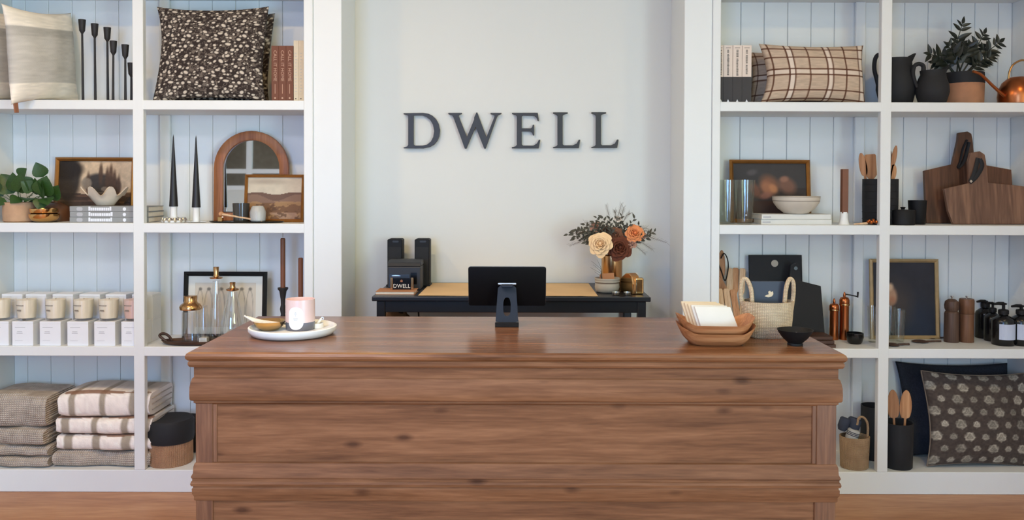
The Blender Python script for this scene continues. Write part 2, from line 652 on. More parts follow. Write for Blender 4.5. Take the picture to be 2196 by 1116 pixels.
def lettering(text, size, mat, parent, M, name='lettering', width=None, extrude=0.0004):
    """flat printed words; local x runs along the words, local y up; origin centred"""
    key = (text, mat)
    if key not in _txt:
        cu = bpy.data.curves.new('lettering', 'FONT')
        cu.body = text
        cu.align_x, cu.align_y = 'CENTER', 'CENTER'
        cu.extrude = 0.002
        cu.resolution_u = 2
        t = bpy.data.objects.new('lettering', cu)
        C.objects.link(t)
        bpy.context.view_layer.update()
        me = bpy.data.meshes.new_from_object(t.evaluated_get(bpy.context.evaluated_depsgraph_get()))
        bpy.data.objects.remove(t)
        me.materials.clear()
        me.materials.append(MATS[mat])
        xs = [v.co.x for v in me.vertices]
        _txt[key] = (me, max(xs) - min(xs))
    me, w = _txt[key]
    sx = size if width is None else width / w
    return link(name, me, parent, M @ Matrix.Diagonal((sx, size, extrude / 0.002, 1)))


# orientation of print on a face that looks at the camera (-y): x right, y up
FACE = Matrix.Rotation(R(90), 4, 'X')
FACE_DOWN = FACE @ Matrix.Rotation(R(-90), 4, 'Z')      # words running downwards


def colour_attr(me, cols):
    a = me.color_attributes.new('print', 'FLOAT_COLOR', 'POINT')
    out = np.ones((len(me.vertices), 4), dtype=np.float32)
    c = np.clip(cols / 255.0, 0, 1)
    out[:, :3] = np.where(c <= 0.04045, c / 12.92, ((c + 0.055) / 1.055) ** 2.4)
    a.data.foreach_set('color', out.ravel())


def vnoise(u, v, s, seed=0, octaves=3):
    """smooth value noise on arrays, 0..1"""
    rng = np.random.RandomState(seed)
    tot, amp, out = 0.0, 1.0, 0.0
    for _ in range(octaves):
        g = rng.rand(64, 64)
        x, y = np.asarray(u) * s % 63, np.asarray(v) * s % 63
        x0, y0 = np.floor(x).astype(int), np.floor(y).astype(int)
        fx, fy = x - x0, y - y0
        fx, fy = fx * fx * (3 - 2 * fx), fy * fy * (3 - 2 * fy)
        x1, y1 = (x0 + 1) % 64, (y0 + 1) % 64
        val = (g[y0, x0] * (1 - fx) + g[y0, x1] * fx) * (1 - fy) + (g[y1, x0] * (1 - fx) + g[y1, x1] * fx) * fy
        out = out + amp * val
        tot += amp
        amp *= 0.5
        s *= 2.1
    return out / tot


def mixc(base, rgb, a):
    a = np.clip(np.asarray(a), 0, 1)[:, None]
    return base * (1 - a) + np.array(rgb, dtype=float)[None, :] * a


def blob(u, v, cu, cv, ru, rv, soft=0.3, rot=0.0):
    du, dv = u - cu, v - cv
    c, s = math.cos(rot), math.sin(rot)
    d = np.sqrt(((du * c + dv * s) / ru) ** 2 + ((-du * s + dv * c) / rv) ** 2)
    return np.clip((1 + soft - d) / (2 * soft), 0, 1)


def printed_sheet(name, w, h, paint, mat, parent, M=None, nu=60, nv=45):
    """flat printed sheet in x,z facing -y, centred on x, standing on z=0"""
    mb = MB().grid(lambda u, v: Vector(((u - 0.5) * w, 0, v * h)), nu, nv)
    me = mb.mesh(name, mat, fix=False)
    uu = np.array([i / nu for j in range(nv + 1) for i in range(nu + 1)])
    vv = np.array([j / nv for j in range(nv + 1) for i in range(nu + 1)])
    colour_attr(me, paint(uu, vv))
    return link(name, me, parent, M)


def pillow_mesh(name, w, h, T, paint, mat, n=60, pinch=0.10, seed=0, sag=0.02, puff=0.5):
    verts, uv, idx = [], [], {}

    def pt(i, j, side):
        u, v = 2 * i / n - 1, 2 * j / n - 1
        x = w / 2 * u * (1 - pinch * (1 - v * v) * abs(u) ** 1.5)
        z = h / 2 * v * (1 - pinch * (1 - u * u) * abs(v) ** 1.5)
        t = max(0.0, (1 - u * u) * (1 - v * v)) ** puff
        wr = 0.018 * math.sin(7 * u + 3 * v + seed) * math.sin(5 * v - 2 * u + seed * 2)
        y = side * T / 2 * t * (1 + wr * 3)
        z += h / 2
        x += sag * math.sin(2.3 * v + seed) * 0.4
        return (x, y, z)

    for side in (-1, 1):
        for j in range(n + 1):
            for i in range(n + 1):
                edge = i in (0, n) or j in (0, n)
                if side == 1 and edge:
                    idx[(i, j, 1)] = idx[(i, j, -1)]
                    continue
                idx[(i, j, side)] = len(verts)
                verts.append(pt(i, j, side))
                uv.append((i / n, j / n))
    faces = []
    for side in (-1, 1):
        for j in range(n):
            for i in range(n):
                q = (idx[(i, j, side)], idx[(i + 1, j, side)], idx[(i + 1, j + 1, side)], idx[(i, j + 1, side)])
                faces.append(q if side == -1 else q[::-1])
    me = bpy.data.meshes.new(name)
    me.from_pydata(verts, [], faces)
    me.materials.append(MATS[mat])
    me.polygons.foreach_set('use_smooth', [True] * len(me.polygons))
    if paint:
        a = np.array(uv)
        colour_attr(me, paint(a[:, 0], a[:, 1]))
    edge = [verts[idx[(i, 0, -1)]] for i in range(n + 1)] + [verts[idx[(n, j, -1)]] for j in range(1, n + 1)] + \
           [verts[idx[(i, n, -1)]] for i in range(n - 1, -1, -1)] + [verts[idx[(0, j, -1)]] for j in range(n - 1, 0, -1)]
    return me, edge


def rounded(w, h, r, n=5, cx=0.0, cz=0.0):
    pts = []
    for sx, sz, a0 in ((1, -1, -90), (1, 1, 0), (-1, 1, 90), (-1, -1, 180)):
        for k in range(n + 1):
            a = R(a0 + 90 * k / n)
            pts.append((cx + sx * (w / 2 - r) + r * math.cos(a), cz + sz * (h / 2 - r) + r * math.sin(a)))
    return pts


# ------------------------------------------------------------------ the room
XL, XR = -4.75, 2.76
YB, YF = DEPTH + 0.02, -7.0
ZC = 3.05
struct('floor', MB().box(XL - 0.2, XR + 0.2, YF - 0.2, YB + 0.1, -0.05, 0), 'floor_wood')
struct('ceiling', MB().box(XL - 0.2, XR + 0.2, YF - 0.2, YB + 0.1, ZC, ZC + 0.06), 'ceiling_paint')
struct('wall_back', MB().box(XL - 0.2, XR + 0.2, YB, YB + 0.1, 0, ZC), 'wall_paint')


def wall_with_holes(mb, a0, a1, z0, z1, holes, put):
    """holes sorted along a: (h0, h1, zz0, zz1)"""
    cur = a0
    for h0, h1, q0, q1 in holes:
        put(mb, cur, h0, z0, z1)
        put(mb, h0, h1, z0, q0)
        put(mb, h0, h1, q1, z1)
        cur = h1
    put(mb, cur, a1, z0, z1)
    return mb


RW = [(-6.8, -4.2, 0.4, 2.65)]
struct('wall_right', wall_with_holes(MB(), YF, YB, 0, ZC, RW, lambda m, a, b, c, d: m.box(XR, XR + 0.12, a, b, c, d)), 'wall_paint')
LW = [(-4.45, -3.0, 1.80, 2.80)]
struct('wall_left', MB().box(XL - 0.12, XL, YF, YB, 0, ZC), 'wall_paint')
# high front window onto a dark porch; the arched mirror looks at it
mb = MB()
a0, a1, z0, z1 = LW[0]
for x_ in (a0, -3.67, a1):
    mb.box(x_ - 0.035, x_ + 0.035, YF - 0.05, YF + 0.012, z0, z1)
for z_ in (z0, 2.03, z1):
    mb.box(a0, a1, YF - 0.048, YF + 0.009, z_ - 0.03, z_ + 0.03)
w3 = struct('window_3', mb, 'muntin_white')
MB().box(a0, a1, YF - 0.03, YF - 0.026, z0, z1).build('pane', 'window_glass', w3)
struct('wall_porch', MB().box(a0 - 0.3, a1 + 0.2, YF - 1.0, YF - 0.95, 1.3, 3.1).box(a0 - 0.3, a1 + 0.2, YF - 1.0, YF - 0.125, 3.05, 3.1).box(a0 - 0.3, a1 + 0.2, YF - 1.0, YF - 0.125, 1.3, 1.35)
       .box(a0 - 0.3, a0 - 0.25, YF - 1.0, YF - 0.125, 1.3, 3.1).box(a1 + 0.15, a1 + 0.2, YF - 1.0, YF - 0.125, 1.3, 3.1), 'porch_dark')  # end walls added to keep sky light out, so the panes stay dark
FW = [(-2.5, -0.9, 0.5, 2.5)]
struct('wall_front', wall_with_holes(MB(), XL - 0.1, XR + 0.1, 0, ZC, LW + FW, lambda m, a, b, c, d: m.box(a, b, YF - 0.12, YF, c, d)), 'wall_paint')
# white sashes of the daylight windows
for nm, horiz, (a0, a1, z0, z1), nb in (('window_1', False, RW[0], 4), ('window_2', True, FW[0], 3)):
    mb = MB()

    def bar(a, b, c, d, mb=mb, horiz=horiz):
        if horiz:
            mb.box(a, b, YF - 0.06, YF + 0.015, c, d)
        else:
            mb.box(XR - 0.015, XR + 0.06, a, b, c, d)
    bar(a0, a0 + 0.05, z0, z1)
    bar(a1 - 0.05, a1, z0, z1)
    bar(a0, a1, z0, z0 + 0.06)
    bar(a0, a1, z1 - 0.06, z1)
    for k in range(1, nb):
        a = a0 + (a1 - a0) * k / nb
        bar(a - 0.018, a + 0.018, z0, z1)
    zc = z0 + (z1 - z0) * 0.62
    bar(a0, a1, zc - 0.018, zc + 0.018)
    struct(nm, mb, 'muntin_white')

# piers on either side of the recess behind the counter
xl_in, xl_st = at(732, 300, 0)[0], at(671, 300, 0)[0]
xr_in, xr_st = at(1467, 300, 0)[0], at(1527, 300, 0)[0]
struct('wall_pier_left', MB().box(xl_st, xl_in, 0.006, YB, 0, ZC), 'white_paint', bevel=0.003)
struct('wall_pier_right', MB().box(xr_in, xr_st, 0.006, YB, 0, ZC), 'white_paint', bevel=0.003)
# recessed ceiling lamps (warm)
for i, (lx, ly) in enumerate(((-1.9, -1.55), (-0.65, -1.55), (0.65, -1.55), (1.9, -1.55))):
    tl = thing('ceiling_lamp', ('round recessed ceiling lamp in front of the left bookcase', 'round recessed ceiling lamp left of the wall letters', 'unlit round recessed ceiling lamp right of the wall letters', 'round recessed ceiling lamp in front of the right bookcase')[i], 'lamp', (lx, ly, ZC), group='aisle ceiling lamps')
    MB().lathe([(0.075, -0.002), (0.095, -0.006), (0.10, 0.0)], 28, cap0=False, cap1=False).build('trim_ring', 'white_paint', tl, smooth=True)
    MB().lathe([(0.0001, -0.001), (0.075, -0.001)], 28, cap0=False, cap1=False).build('lens', 'lamp_lens' if LAMP_W[i] else 'ceiling_paint', tl)
    if not LAMP_W[i]:
        continue
    ld = bpy.data.lights.new('lamp_light', 'AREA')
    ld.shape = 'DISK'
    ld.size = 0.15
    ld.energy = LAMP_W[i]
    ld.color = (1.0, 0.68, 0.24)
    lo_ = bpy.data.objects.new('lamp_light', ld)
    C.objects.link(lo_)
    lo_.parent = tl
    lo_.location = (0, 0, -0.012)
# made-up frame round the added overhead fill light
struct('overhead_fill_frame', MB().ring([(-0.56, -0.56), (0.56, -0.56), (0.56, 0.56), (-0.56, 0.56)], [(-0.5, -0.5), (0.5, -0.5), (0.5, 0.5), (-0.5, 0.5)], 0, 0.05, Matrix.Translation((-1.3, -3.6, ZC - 0.05)) @ Matrix.Rotation(R(90), 4, 'X') @ Matrix.Diagonal((1, 1, 1, 1))), 'muntin_white')
struct('baseboard_back', MB().box(xl_in, xr_in, YB - 0.016, YB, 0, 0.13), 'white_paint', bevel=0.003)


# ------------------------------------------------------------------ built-in bookcases
def bookcase(label, xa, xb, xp0, xp1, stile_in, board_off, gd):
    """xa..xb inner opening, xp0..xp1 the front post between the two columns"""
    t = thing('bookcase', label, 'bookcase', ((xa + xb) / 2, 0, 0), group='built-in bookcases')
    ox = (xa + xb) / 2
    A, B = xa - ox, xb - ox
    top = S0 + 0.16
    sh = (S1 - zpx(237.5))
    for i, z in enumerate((S0, S1, S2, S3, S4)):
        z0 = 0.0 if z == S4 else z - sh
        mb = MB().box(A - 0.002, B + 0.002, 0.0, DEPTH, z0, z)
        mb.build('base' if z == S4 else 'shelf', 'white_paint', t, bevel=0.0025)
    p0, p1 = xp0 - ox, xp1 - ox
    MB().box(p0, p1, -0.001, 0.034, S4, top).build('post', 'white_paint', t, bevel=0.0025)
    for z0, z1 in ((S4, S3 - sh), (S3, S2 - sh), (S2, S1 - sh), (S1, S0 - sh)):
        MB().box(p0, p1, DEPTH - 0.028, DEPTH - 0.006, z0, z1).build('rear_batten', 'white_paint', t, bevel=0.003)
    # side panels with their face stiles
    for x, s in ((A, -1), (B, 1)):
        wd = stile_in if (s == 1) == (ox < 0) else 0.09
        x0, x1 = sorted((x, x + s * wd))
        MB().box(x0, x1, -0.004, 0.02, 0, top).build('stile', 'white_paint', t, bevel=0.0025)
        x0, x1 = sorted((x, x + s * 0.02))
        MB().box(x0, x1, 0.02, YB - 0.001, 0, top).build('side_panel', 'white_paint', t)
    MB().box(A - 0.09, B + 0.09, -0.006, 0.02, S0 + 0.05, top + 0.05).build('header', 'white_paint', t, bevel=0.003)
    # tongue-and-groove boards across the back
    pitch = 50.0 / F * (4 + DEPTH)
    x = A + board_off
    edges = [A]
    while x < B - 0.02:
        edges.append(x)
        x += pitch
    edges.append(B)
    for i in range(len(edges) - 1):
        w = edges[i + 1] - edges[i]
        q = 0.0035
        pts = [(edges[i] + 0.0008, DEPTH + 0.012), (edges[i] + 0.0008, DEPTH + 0.0005), (edges[i] + q, DEPTH + 0.0005 - gd), (edges[i + 1] - q, DEPTH + 0.0005 - gd),
               (edges[i + 1] - 0.0008, DEPTH + 0.0005), (edges[i + 1] - 0.0008, DEPTH + 0.012)]
        m = MB()
        zz0, zz1 = 0.06, top
        m.add([(a, b, zz0) for a, b in pts] + [(a, b, zz1) for a, b in pts],
              [(5, 4, 3, 2, 1, 0), (6, 7, 8, 9, 10, 11)] + [(k, (k + 1) % 6, 6 + (k + 1) % 6, 6 + k) for k in range(6)])
        m.build('board', 'white_paint', t)
    return t


LX0, LX1 = at(-60, 480, 0)[0], at(652, 480, 0)[0]
RX0, RX1 = at(1543, 480, 0)[0], at(2252, 480, 0)[0]
LP0, LP1 = at(285.5, 480, 0)[0], at(308.5, 480, 0)[0]
RP0, RP1 = at(1886.5, 480, 0)[0], at(1909, 480, 0)[0]
bookcase('white built-in bookcase left of the sign holding pillows, candles and throws', LX0, LX1, LP0, LP1, LX1 * 0 + (xl_st - LX1), 0.068, 0.0018)
bookcase('white built-in bookcase right of the sign holding pitchers, boards and soap bottles', RX0, RX1, RP0, RP1, RX0 - xr_st, 0.062, 0.0035)
# filler between bookcase ends and the side walls
struct('trim_1', MB().box(XL, LX0 - 0.091, 0.01, 0.05, 0, ZC), 'wall_paint')
struct('trim_2', MB().box(RX1 + 0.09, XR, 0.01, 0.05, 0, ZC), 'white_paint')


# ------------------------------------------------------------------ serif letters on the wall
def glyph(pts_list, px0, py0):
    return [[(820 + x / 3.9214, 200 + y / 3.9214) for x, y in pts] for pts in pts_list]


GD = [[(182, 170), (345, 168), (385, 174), (420, 190), (450, 218), (472, 258), (484, 310), (478, 362), (462, 400), (435, 432), (400, 452), (345, 463), (182, 463), (182, 458), (212, 449), (220, 435), (220, 196), (212, 184), (182, 177)],
      [(262, 186), (335, 186), (372, 197), (405, 225), (428, 265), (438, 318), (430, 370), (410, 408), (378, 434), (340, 443), (275, 443), (262, 432)]]
GW = [[(557, 168), (668, 168), (668, 175), (644, 182), (641, 194), (712, 373), (774, 222), (774, 205), (792, 165), (798, 165), (876, 375), (945, 197), (942, 184), (912, 176), (912, 168), (1000, 168), (1000, 175), (974, 184), (962, 203), (868, 465), (858, 465), (784, 280), (706, 465), (695, 465), (600, 204), (588, 185), (557, 176)]]
GE = [[(1092, 168), (1305, 167), (1315, 232), (1308, 233), (1297, 205), (1280, 190), (1185, 187), (1170, 194), (1170, 298), (1245, 298), (1260, 290), (1266, 268), (1275, 268), (1275, 354), (1268, 354), (1260, 330), (1245, 320), (1170, 320), (1170, 432), (1182, 443), (1270, 443), (1300, 425), (1318, 393), (1327, 394), (1313, 463), (1090, 463), (1090, 457), (1122, 448), (1132, 435), (1132, 195), (1122, 183), (1092, 175)]]
GL = [[(1437, 164), (1557, 164), (1557, 171), (1522, 180), (1514, 192), (1514, 432), (1525, 441), (1600, 441), (1635, 425), (1653, 393), (1662, 394), (1650, 461), (1437, 461), (1437, 456), (1465, 447), (1474, 435), (1474, 192), (1465, 180), (1437, 172)]]
GL2 = [[(x + 322, y - 1) for x, y in GL[0]]]
sx0, sz0 = at(1098, 320, YB - 0.02)
sign = thing('wall_sign', 'black serif metal letters spelling DWELL on the wall above the console table', 'sign', (sx0, YB - 0.02, sz0))
for ch, g in (('D', GD), ('W', GW), ('E', GE), ('L', GL), ('L', GL2)):
    cu = bpy.data.curves.new('letter', 'CURVE')
    cu.dimensions = '2D'
    cu.fill_mode = 'BOTH'
    cu.extrude = 0.007
    cu.bevel_depth = 0.001
    for loop in glyph(g, 0, 0):
        sp = cu.splines.new('POLY')
        sp.points.add(len(loop) - 1)
        for q, (a, b) in zip(sp.points, loop):
            x, z = at(a, b, YB - 0.02)
            q.co = (x - sx0, z - sz0, 0, 1)
        sp.use_cyclic_u = True
    tmp = bpy.data.objects.new('letter', cu)
    C.objects.link(tmp)
    bpy.context.view_layer.update()
    me = bpy.data.meshes.new_from_object(tmp.evaluated_get(bpy.context.evaluated_depsgraph_get()))
    bpy.data.objects.remove(tmp)
    me.materials.clear()
    me.materials.append(MATS['letter_metal'] if 'letter_metal' in MATS else plain('letter_metal', (40, 37, 38), 0.45, 0.0, var=0.05))
    lo = link('letter', me, sign, Matrix.Translation((0, 0.0, 0)) @ FACE)
    lo['label'] = 'dark metal letter ' + ch

# ------------------------------------------------------------------ the wooden sales counter
yF = 2.4 + CAM_Y                                       # front face of the counter top
yBk = depth_of(1000, 679, HC)


def cz(py):
    return at(1105, py, yF)[1]


cx0, cx1 = at(396, 757, yF)[0], at(1818, 761, yF)[0]
HC = cz(759)
yBk = depth_of(1000, 679, HC)
cxm = (cx0 + cx1) / 2
ctr = thing('sales_counter', 'long brown wooden shop counter with moulded front panels', 'counter', (cxm, 0, 0))
a, b = cx0 - cxm + 0.022, cx1 - cxm - 0.022            # body rectangle; mouldings stand proud of it
f0, f1 = yF + 0.022, yBk - 0.022


def prof(rows):
    return [(d, cz(py)) for d, py in rows]


MB().sweep_rect([(0.006, HC - 0.026), (0.0155, HC - 0.0245), (0.021, HC - 0.018), (0.022, HC - 0.011), (0.019, HC - 0.004), (0.013, HC)], a, b, f0, f1).build('counter_top', 'counter_top_wood', ctr, smooth=True, angle=30)
MB().sweep_rect(prof([(0.002, 794), (0.004, 793), (0.0125, 791), (0.016, 786.5), (0.016, 781), (0.013, 777.5), (0.007, 776), (0.005, 770)]), a, b, f0, f1).build('cornice', 'counter_wood', ctr, smooth=True, angle=30)
MB().sweep_rect(prof([(0.006, 816), (0.003, 815.5), (0.003, 793)]), a, b, f0, f1).build('frieze', 'counter_wood', ctr)
MB().sweep_rect(prof([(-0.002, 874), (0.001, 871.5), (0.004, 870), (0.004, 866), (0.010, 864), (0.0125, 861), (0.013, 850), (0.0125, 835), (0.010, 824), (0.007, 817), (0.004, 815)]), a, b, f0, f1).build('waist_moulding', 'counter_wood', ctr, smooth=True, angle=30)
MB().box(a + 0.012, b - 0.012, f0 + 0.012, f1 - 0.012, 0.02, cz(870)).build('carcass', 'counter_wood', ctr)
pl, pr_ = at(450, 930, yF)[0] - cxm, at(1757, 930, yF)[0] - cxm
for (u0, u1) in ((a, pl), (pr_, b)):
    MB().box(u0, u1, f0, f0 + 0.03, cz(1002), cz(871)).build('stile', 'counter_wood_upright', ctr, bevel=0.002)
MB().box(pl - 0.002, pr_ + 0.002, f0 + 0.006, f0 + 0.02, cz(1002), cz(871)).build('upper_panel', 'counter_wood', ctr)
for sgn, u in ((1, pl), (-1, pr_)):
    MB().prism([(u, cz(1000)), (u + sgn * 0.012, cz(1000)), (u + sgn * 0.012, cz(873)), (u, cz(873))], f0 + 0.002, f0 + 0.008).build('panel_bead', 'counter_wood_upright', ctr, bevel=0.0015)
for s in (a, b):
    u0, u1 = sorted((s, s + (0.03 if s < 0 else -0.03)))
    MB().box(u0 + 0.001, u1 - 0.001, f0 + 0.031, f1, cz(1002), cz(871)).build('end_panel', 'counter_wood', ctr)
MB().sweep_rect(prof([(0.002, 1082), (0.004, 1079), (0.004, 1072), (0.008, 1066), (0.0085, 1055), (0.006, 1053), (0.006, 1050), (0.010, 1049), (0.012, 1044), (0.010, 1039), (0.0075, 1037.5), (0.0075, 1033), (0.010, 1031.5), (0.010, 1028), (0.006, 1022), (0.005, 1008), (0.002, 1001), (-0.003, 999)]), a, b, f0, f1).build('lower_moulding', 'counter_wood', ctr, smooth=True, angle=30)
zlow = cz(1079)
for (u0, u1) in ((a, pl), (pr_ - 0.004, b)):
    MB().box(u0, u1, f0, f0 + 0.03, 0.16, zlow).build('lower_stile', 'counter_wood_upright', ctr, bevel=0.002)
MB().box(pl - 0.002, pr_ + 0.002, f0 + 0.006, f0 + 0.02, 0.16, zlow).build('lower_panel', 'counter_wood', ctr)
MB().sweep_rect([(0.016, 0.0), (0.018, 0.1), (0.014, 0.14), (0.004, 0.165), (0.0, 0.17)], a, b, f0, f1).build('plinth', 'counter_wood', ctr, smooth=True, angle=30)


# ================================================================== LEFT BOOKCASE
# ---------------------------------------------------------------- cushions
def cushion(label, px, py, Y, z0, w, h, T, paint, mat, rot, n=60, pinch=0.10, seed=0, group=None, piping=None, puff=0.5, dz=0.0):
    s = spot('cushion', label, 'cushion', px, py, Y, z0, group=group, rot=rot)
    me, edge = pillow_mesh('cover', w, h, T, paint, mat, n, pinch, seed, puff=puff)
    link('cover', me, s.o)
    if dz:
        s.o.location.z += dz
    if piping:
        e = edge[::2]
        MB().tube(e + [e[0]], 0.0035, 6).build('piping', piping, s.o, smooth=True)
    return s


def paint_bands(u, v):
    c = np.tile(np.array([[242.0, 232, 216]]), (len(u), 1))
    grey = ((v > 0.20) & (v < 0.80)).astype(float)
    st = vnoise(u * 0.15, v, 60, 3, 2)
    c = mixc(c, (196, 190, 180), grey * 0.95)
    c = c * (0.94 + 0.12 * st)[:, None] * (1 - 0.07 * ((v > 0.69) & (v < 0.80)))[:, None]
    return c


def paint_floral(u, v):
    rng = np.random.RandomState(11)
    c = np.tile(np.array([[112.0, 100, 90]]), (len(u), 1))
    c = mixc(c, (52, 42, 38), vnoise(u, v, 48, 5, 2) > 0.44)
    tu, tv = u * 2.0 % 1.0, v * 2.6 % 1.0            # the print repeats
    for k in range(110):
        cu, cv = ((k % 11) + 0.5 * ((k // 11) % 2) + 0.75 * rng.rand()) / 11.0 % 1.0, ((k // 11) + 0.75 * rng.rand()) / 10.0
        r = 0.012 + 0.022 * rng.rand() ** 1.4
        e = 0.7 + 0.9 * rng.rand()
        an = rng.rand() * 3.14
        dark = (44, 36, 34)
        for du in (-1, 0, 1):
            for dv in (-1, 0, 1):
                if not (-0.1 < cu + du < 1.1 and -0.1 < cv + dv < 1.1):
                    continue
                c = mixc(c, dark, blob(tu, tv, cu + du, cv + dv, r * 1.7, r * e * 1.9, 0.15, an))
                if k % 4 == 0:
                    c = mixc(c, (122, 108, 96), blob(tu, tv, cu + du, cv + dv, r * 1.2, r * e * 1.3, 0.15, an))
                    c = mixc(c, dark, blob(tu, tv, cu + du, cv + dv, r * 0.8, r * e * 0.9, 0.2, an))
                else:
                    c = mixc(c, (208, 194, 176), blob(tu, tv, cu + du, cv + dv, r * 1.15, r * e * 1.3, 0.2, an))
    return c


# two grey-and-cream cushions stand edge-on at the far left of the top shelf, a corner over the shelf edge
for lab, px, seed in (('grey and cream banded cushion with leather tag beside the iron candlesticks', 102, 0.0),
                      ('grey and cream banded cushion cut by the left edge of the photo', 12, 1.3)):
    s = cushion(lab, px, 110, 0.10, S1, 0.46, 0.46, 0.15, paint_bands, 'print_fabric', (R(-2), R(-6), R(80)), 60, 0.10, seed,
                group='banded cushions', puff=0.55, dz=-0.012)
    MB().prism([(-0.012, -0.055), (0.012, -0.055), (0.013, -0.012), (0.008, 0.0), (-0.008, 0.0), (-0.013, -0.012)], -0.003, 0.003,
               Matrix.Translation((-0.208, 0.0, 0.018))).build('leather_tag', 'leather', s.o, bevel=0.001)['label'] = 'tan leather corner tag'

# black and beige floral cushions
for lab, px, py, Y, w, h, rot, n in (('black and beige floral print cushion facing out on the top shelf', 452, 120, 0.075, 0.54, 0.475, (R(-7), R(-1), R(3)), 170),
                                     ('matching floral cushion mostly hidden behind the front floral cushion', 475, 120, 0.215, 0.50, 0.47, (R(-7), 0, R(-2)), 70)):
    cushion(lab, px, py, Y, S1, w, h, 0.13 if n > 100 else 0.085, paint_floral, 'print_fabric', rot, n, 0.09, 0.5, group='floral cushions', puff=0.5)


# ---------------------------------------------------------------- iron taper holders
cups = [(176, 42, 178, 0.17), (203, 51, 204.5, 0.17), (230, 59, 231.5, 0.17), (243, 88, 242.5, 0.07), (268.5, 96, 269, 0.07), (281.5, 135, 282, 0.10)]
words6 = ['tallest', 'second tallest', 'third tallest', 'fourth tallest', 'fifth tallest', 'shortest']
for (px, py, pb, Y), w in zip(cups, words6):
    s = spot('candle_holder', 'slim black iron taper holder, ' + w + ' of the six on the top shelf', 'candle holder', pb, 213, Y, S1, group='iron taper holders')
    k = s.k
    top = s.h(py)
    xt = s.x(px, py) - s.x(pb, 213)
    hc = 28 * k
    MB().lathe([(0.034, 0), (0.036, 0.002), (0.030, 0.005), (0.006, 0.008)], 20).build('base', 'iron_black', s.o, smooth=True)
    MB().tube([(0, 0, 0.006), (xt * 0.5, 0, top * 0.5), (xt, 0, top - hc)], [2.9 * k, 2.4 * k, 2.2 * k], 8).build('rod', 'iron_black', s.o, smooth=True)
    MB().lathe([(2.4 * k, -2 * k), (3.2 * k, 0), (5.8 * k, 4 * k), (6.4 * k, 12 * k), (7.6 * k, hc), (6.6 * k, hc), (5.4 * k, 8 * k), (0.0001, 7 * k)], 14, cx=xt, cz=top - hc).build('cup', 'iron_black', s.o, smooth=True)


# ---------------------------------------------------------------- upright books
def upright_book(label, px0, px1, pt, Y, z0, mat, group, depth=0.2, lean=0.0):
    s = spot('book', label, 'book', (px0 + px1) / 2, pt, Y, z0, group=group, rot=(0, R(lean), 0))
    w = (px1 - px0) * s.k - 0.0006
    h = s.h(pt)
    m = MB()
    m.box(-w / 2, w / 2, 0, 0.003, 0, h)
    m.box(-w / 2, -w / 2 + 0.0025, 0.003, depth, 0, h)
    m.box(w / 2 - 0.0025, w / 2, 0.003, depth, 0, h)
    m.build('cover', mat, s.o, bevel=0.0008)
    MB().box(-w / 2 + 0.0026, w / 2 - 0.0026, 0.0031, depth - 0.004, 0.003, h - 0.003).build('page_block', 'pages', s.o)
    return s, w, h


for i, lab in enumerate(('brown book with pale title next to the floral cushion', 'middle one of the three brown books with pale title', 'brown book with pale title touching the cream books')):
    s, w, h = upright_book(lab, 582 + 15.6 * i, 597.6 + 15.6 * i, 98, 0.05, S1, 'book_brown', 'brown books')
    lettering('CALL IT HOME', w * 0.62, 'book_brown_ink', s.o, Matrix.Translation((0, -0.0006, h * 0.64)) @ FACE_DOWN, 'title', width=h * 0.55)
    MB().box(-0.0012, 0.0012, -0.0006, 0, h * 0.14, h * 0.31).build('author_line', 'book_brown_ink', s.o)
    MB().lathe([(0.0001, 0), (0.0045, 0), (0.0045, 0.0006), (0.0001, 0.0006)], 10, M=Matrix.Translation((0, -0.0002, h * 0.06)) @ FACE).build('publisher_mark', 'book_brown_ink', s.o)
for i, lab in enumerate(('cream linen book with embossed letters beside the brown books', 'cream linen book against the bookcase stile')):
    s, w, h = upright_book(lab, 629.5 + 11 * i, 640.5 + 11 * i, 87, 0.05, S1, 'book_cream', 'cream books')
    rng = random.Random(i)
    m = MB()
    for q in range(13):
        zz = h * (0.16 + 0.052 * q)
        m.box(-0.005, -0.005 + 0.004 + 0.005 * rng.random(), -0.0006, 0, zz, zz + 0.003)
    m.build('embossed_title', 'ink_pale', s.o)
    MB().lathe([(0.0001, 0), (0.0032, 0), (0.0032, 0.0006), (0.0001, 0.0006)], 10, M=Matrix.Translation((-0.002, -0.0002, h * 0.045)) @ FACE).build('publisher_mark', 'ink_dark', s.o)


# ---------------------------------------------------------------- plants
def leaf_mesh(name, L, W, mat, fold=0.25, curl=0.2, tip=1.6):
    m = MB()

    def fn(u, v):
        t = v
        wid = W / 2 * math.sin(math.pi * min(1, t ** 0.75)) ** 0.8 * (1 - 0.25 * t ** tip)
        x = (u - 0.5) * 2 * wid
        return Vector((x, L * t, abs(x) * fold - curl * L * t * t))
    m.grid(fn, 4, 7)
    return m.mesh(name, mat, smooth=True, fix=False, angle=180)


def place_leaf(me, parent, base, tip, up=(0, -1, 0.4), roll=0.0, scale=None, name='leaf'):
    b, t = Vector(base), Vector(tip)
    y = t - b
    L = y.length
    y.normalize()
    z = Vector(up)
    z = (z - y * z.dot(y))
    if z.length < 1e-4:
        z = Vector((1, 0, 0))
    z.normalize()
    x = y.cross(z)
    M = Matrix((x, y, z)).transposed().to_4x4()
    if roll:
        M = M @ Matrix.Rotation(roll, 4, 'Y')
    sc = L if scale is None else scale
    return link(name, me, parent, Matrix.Translation(b) @ M @ Matrix.Diagonal((sc, L, sc, 1)))


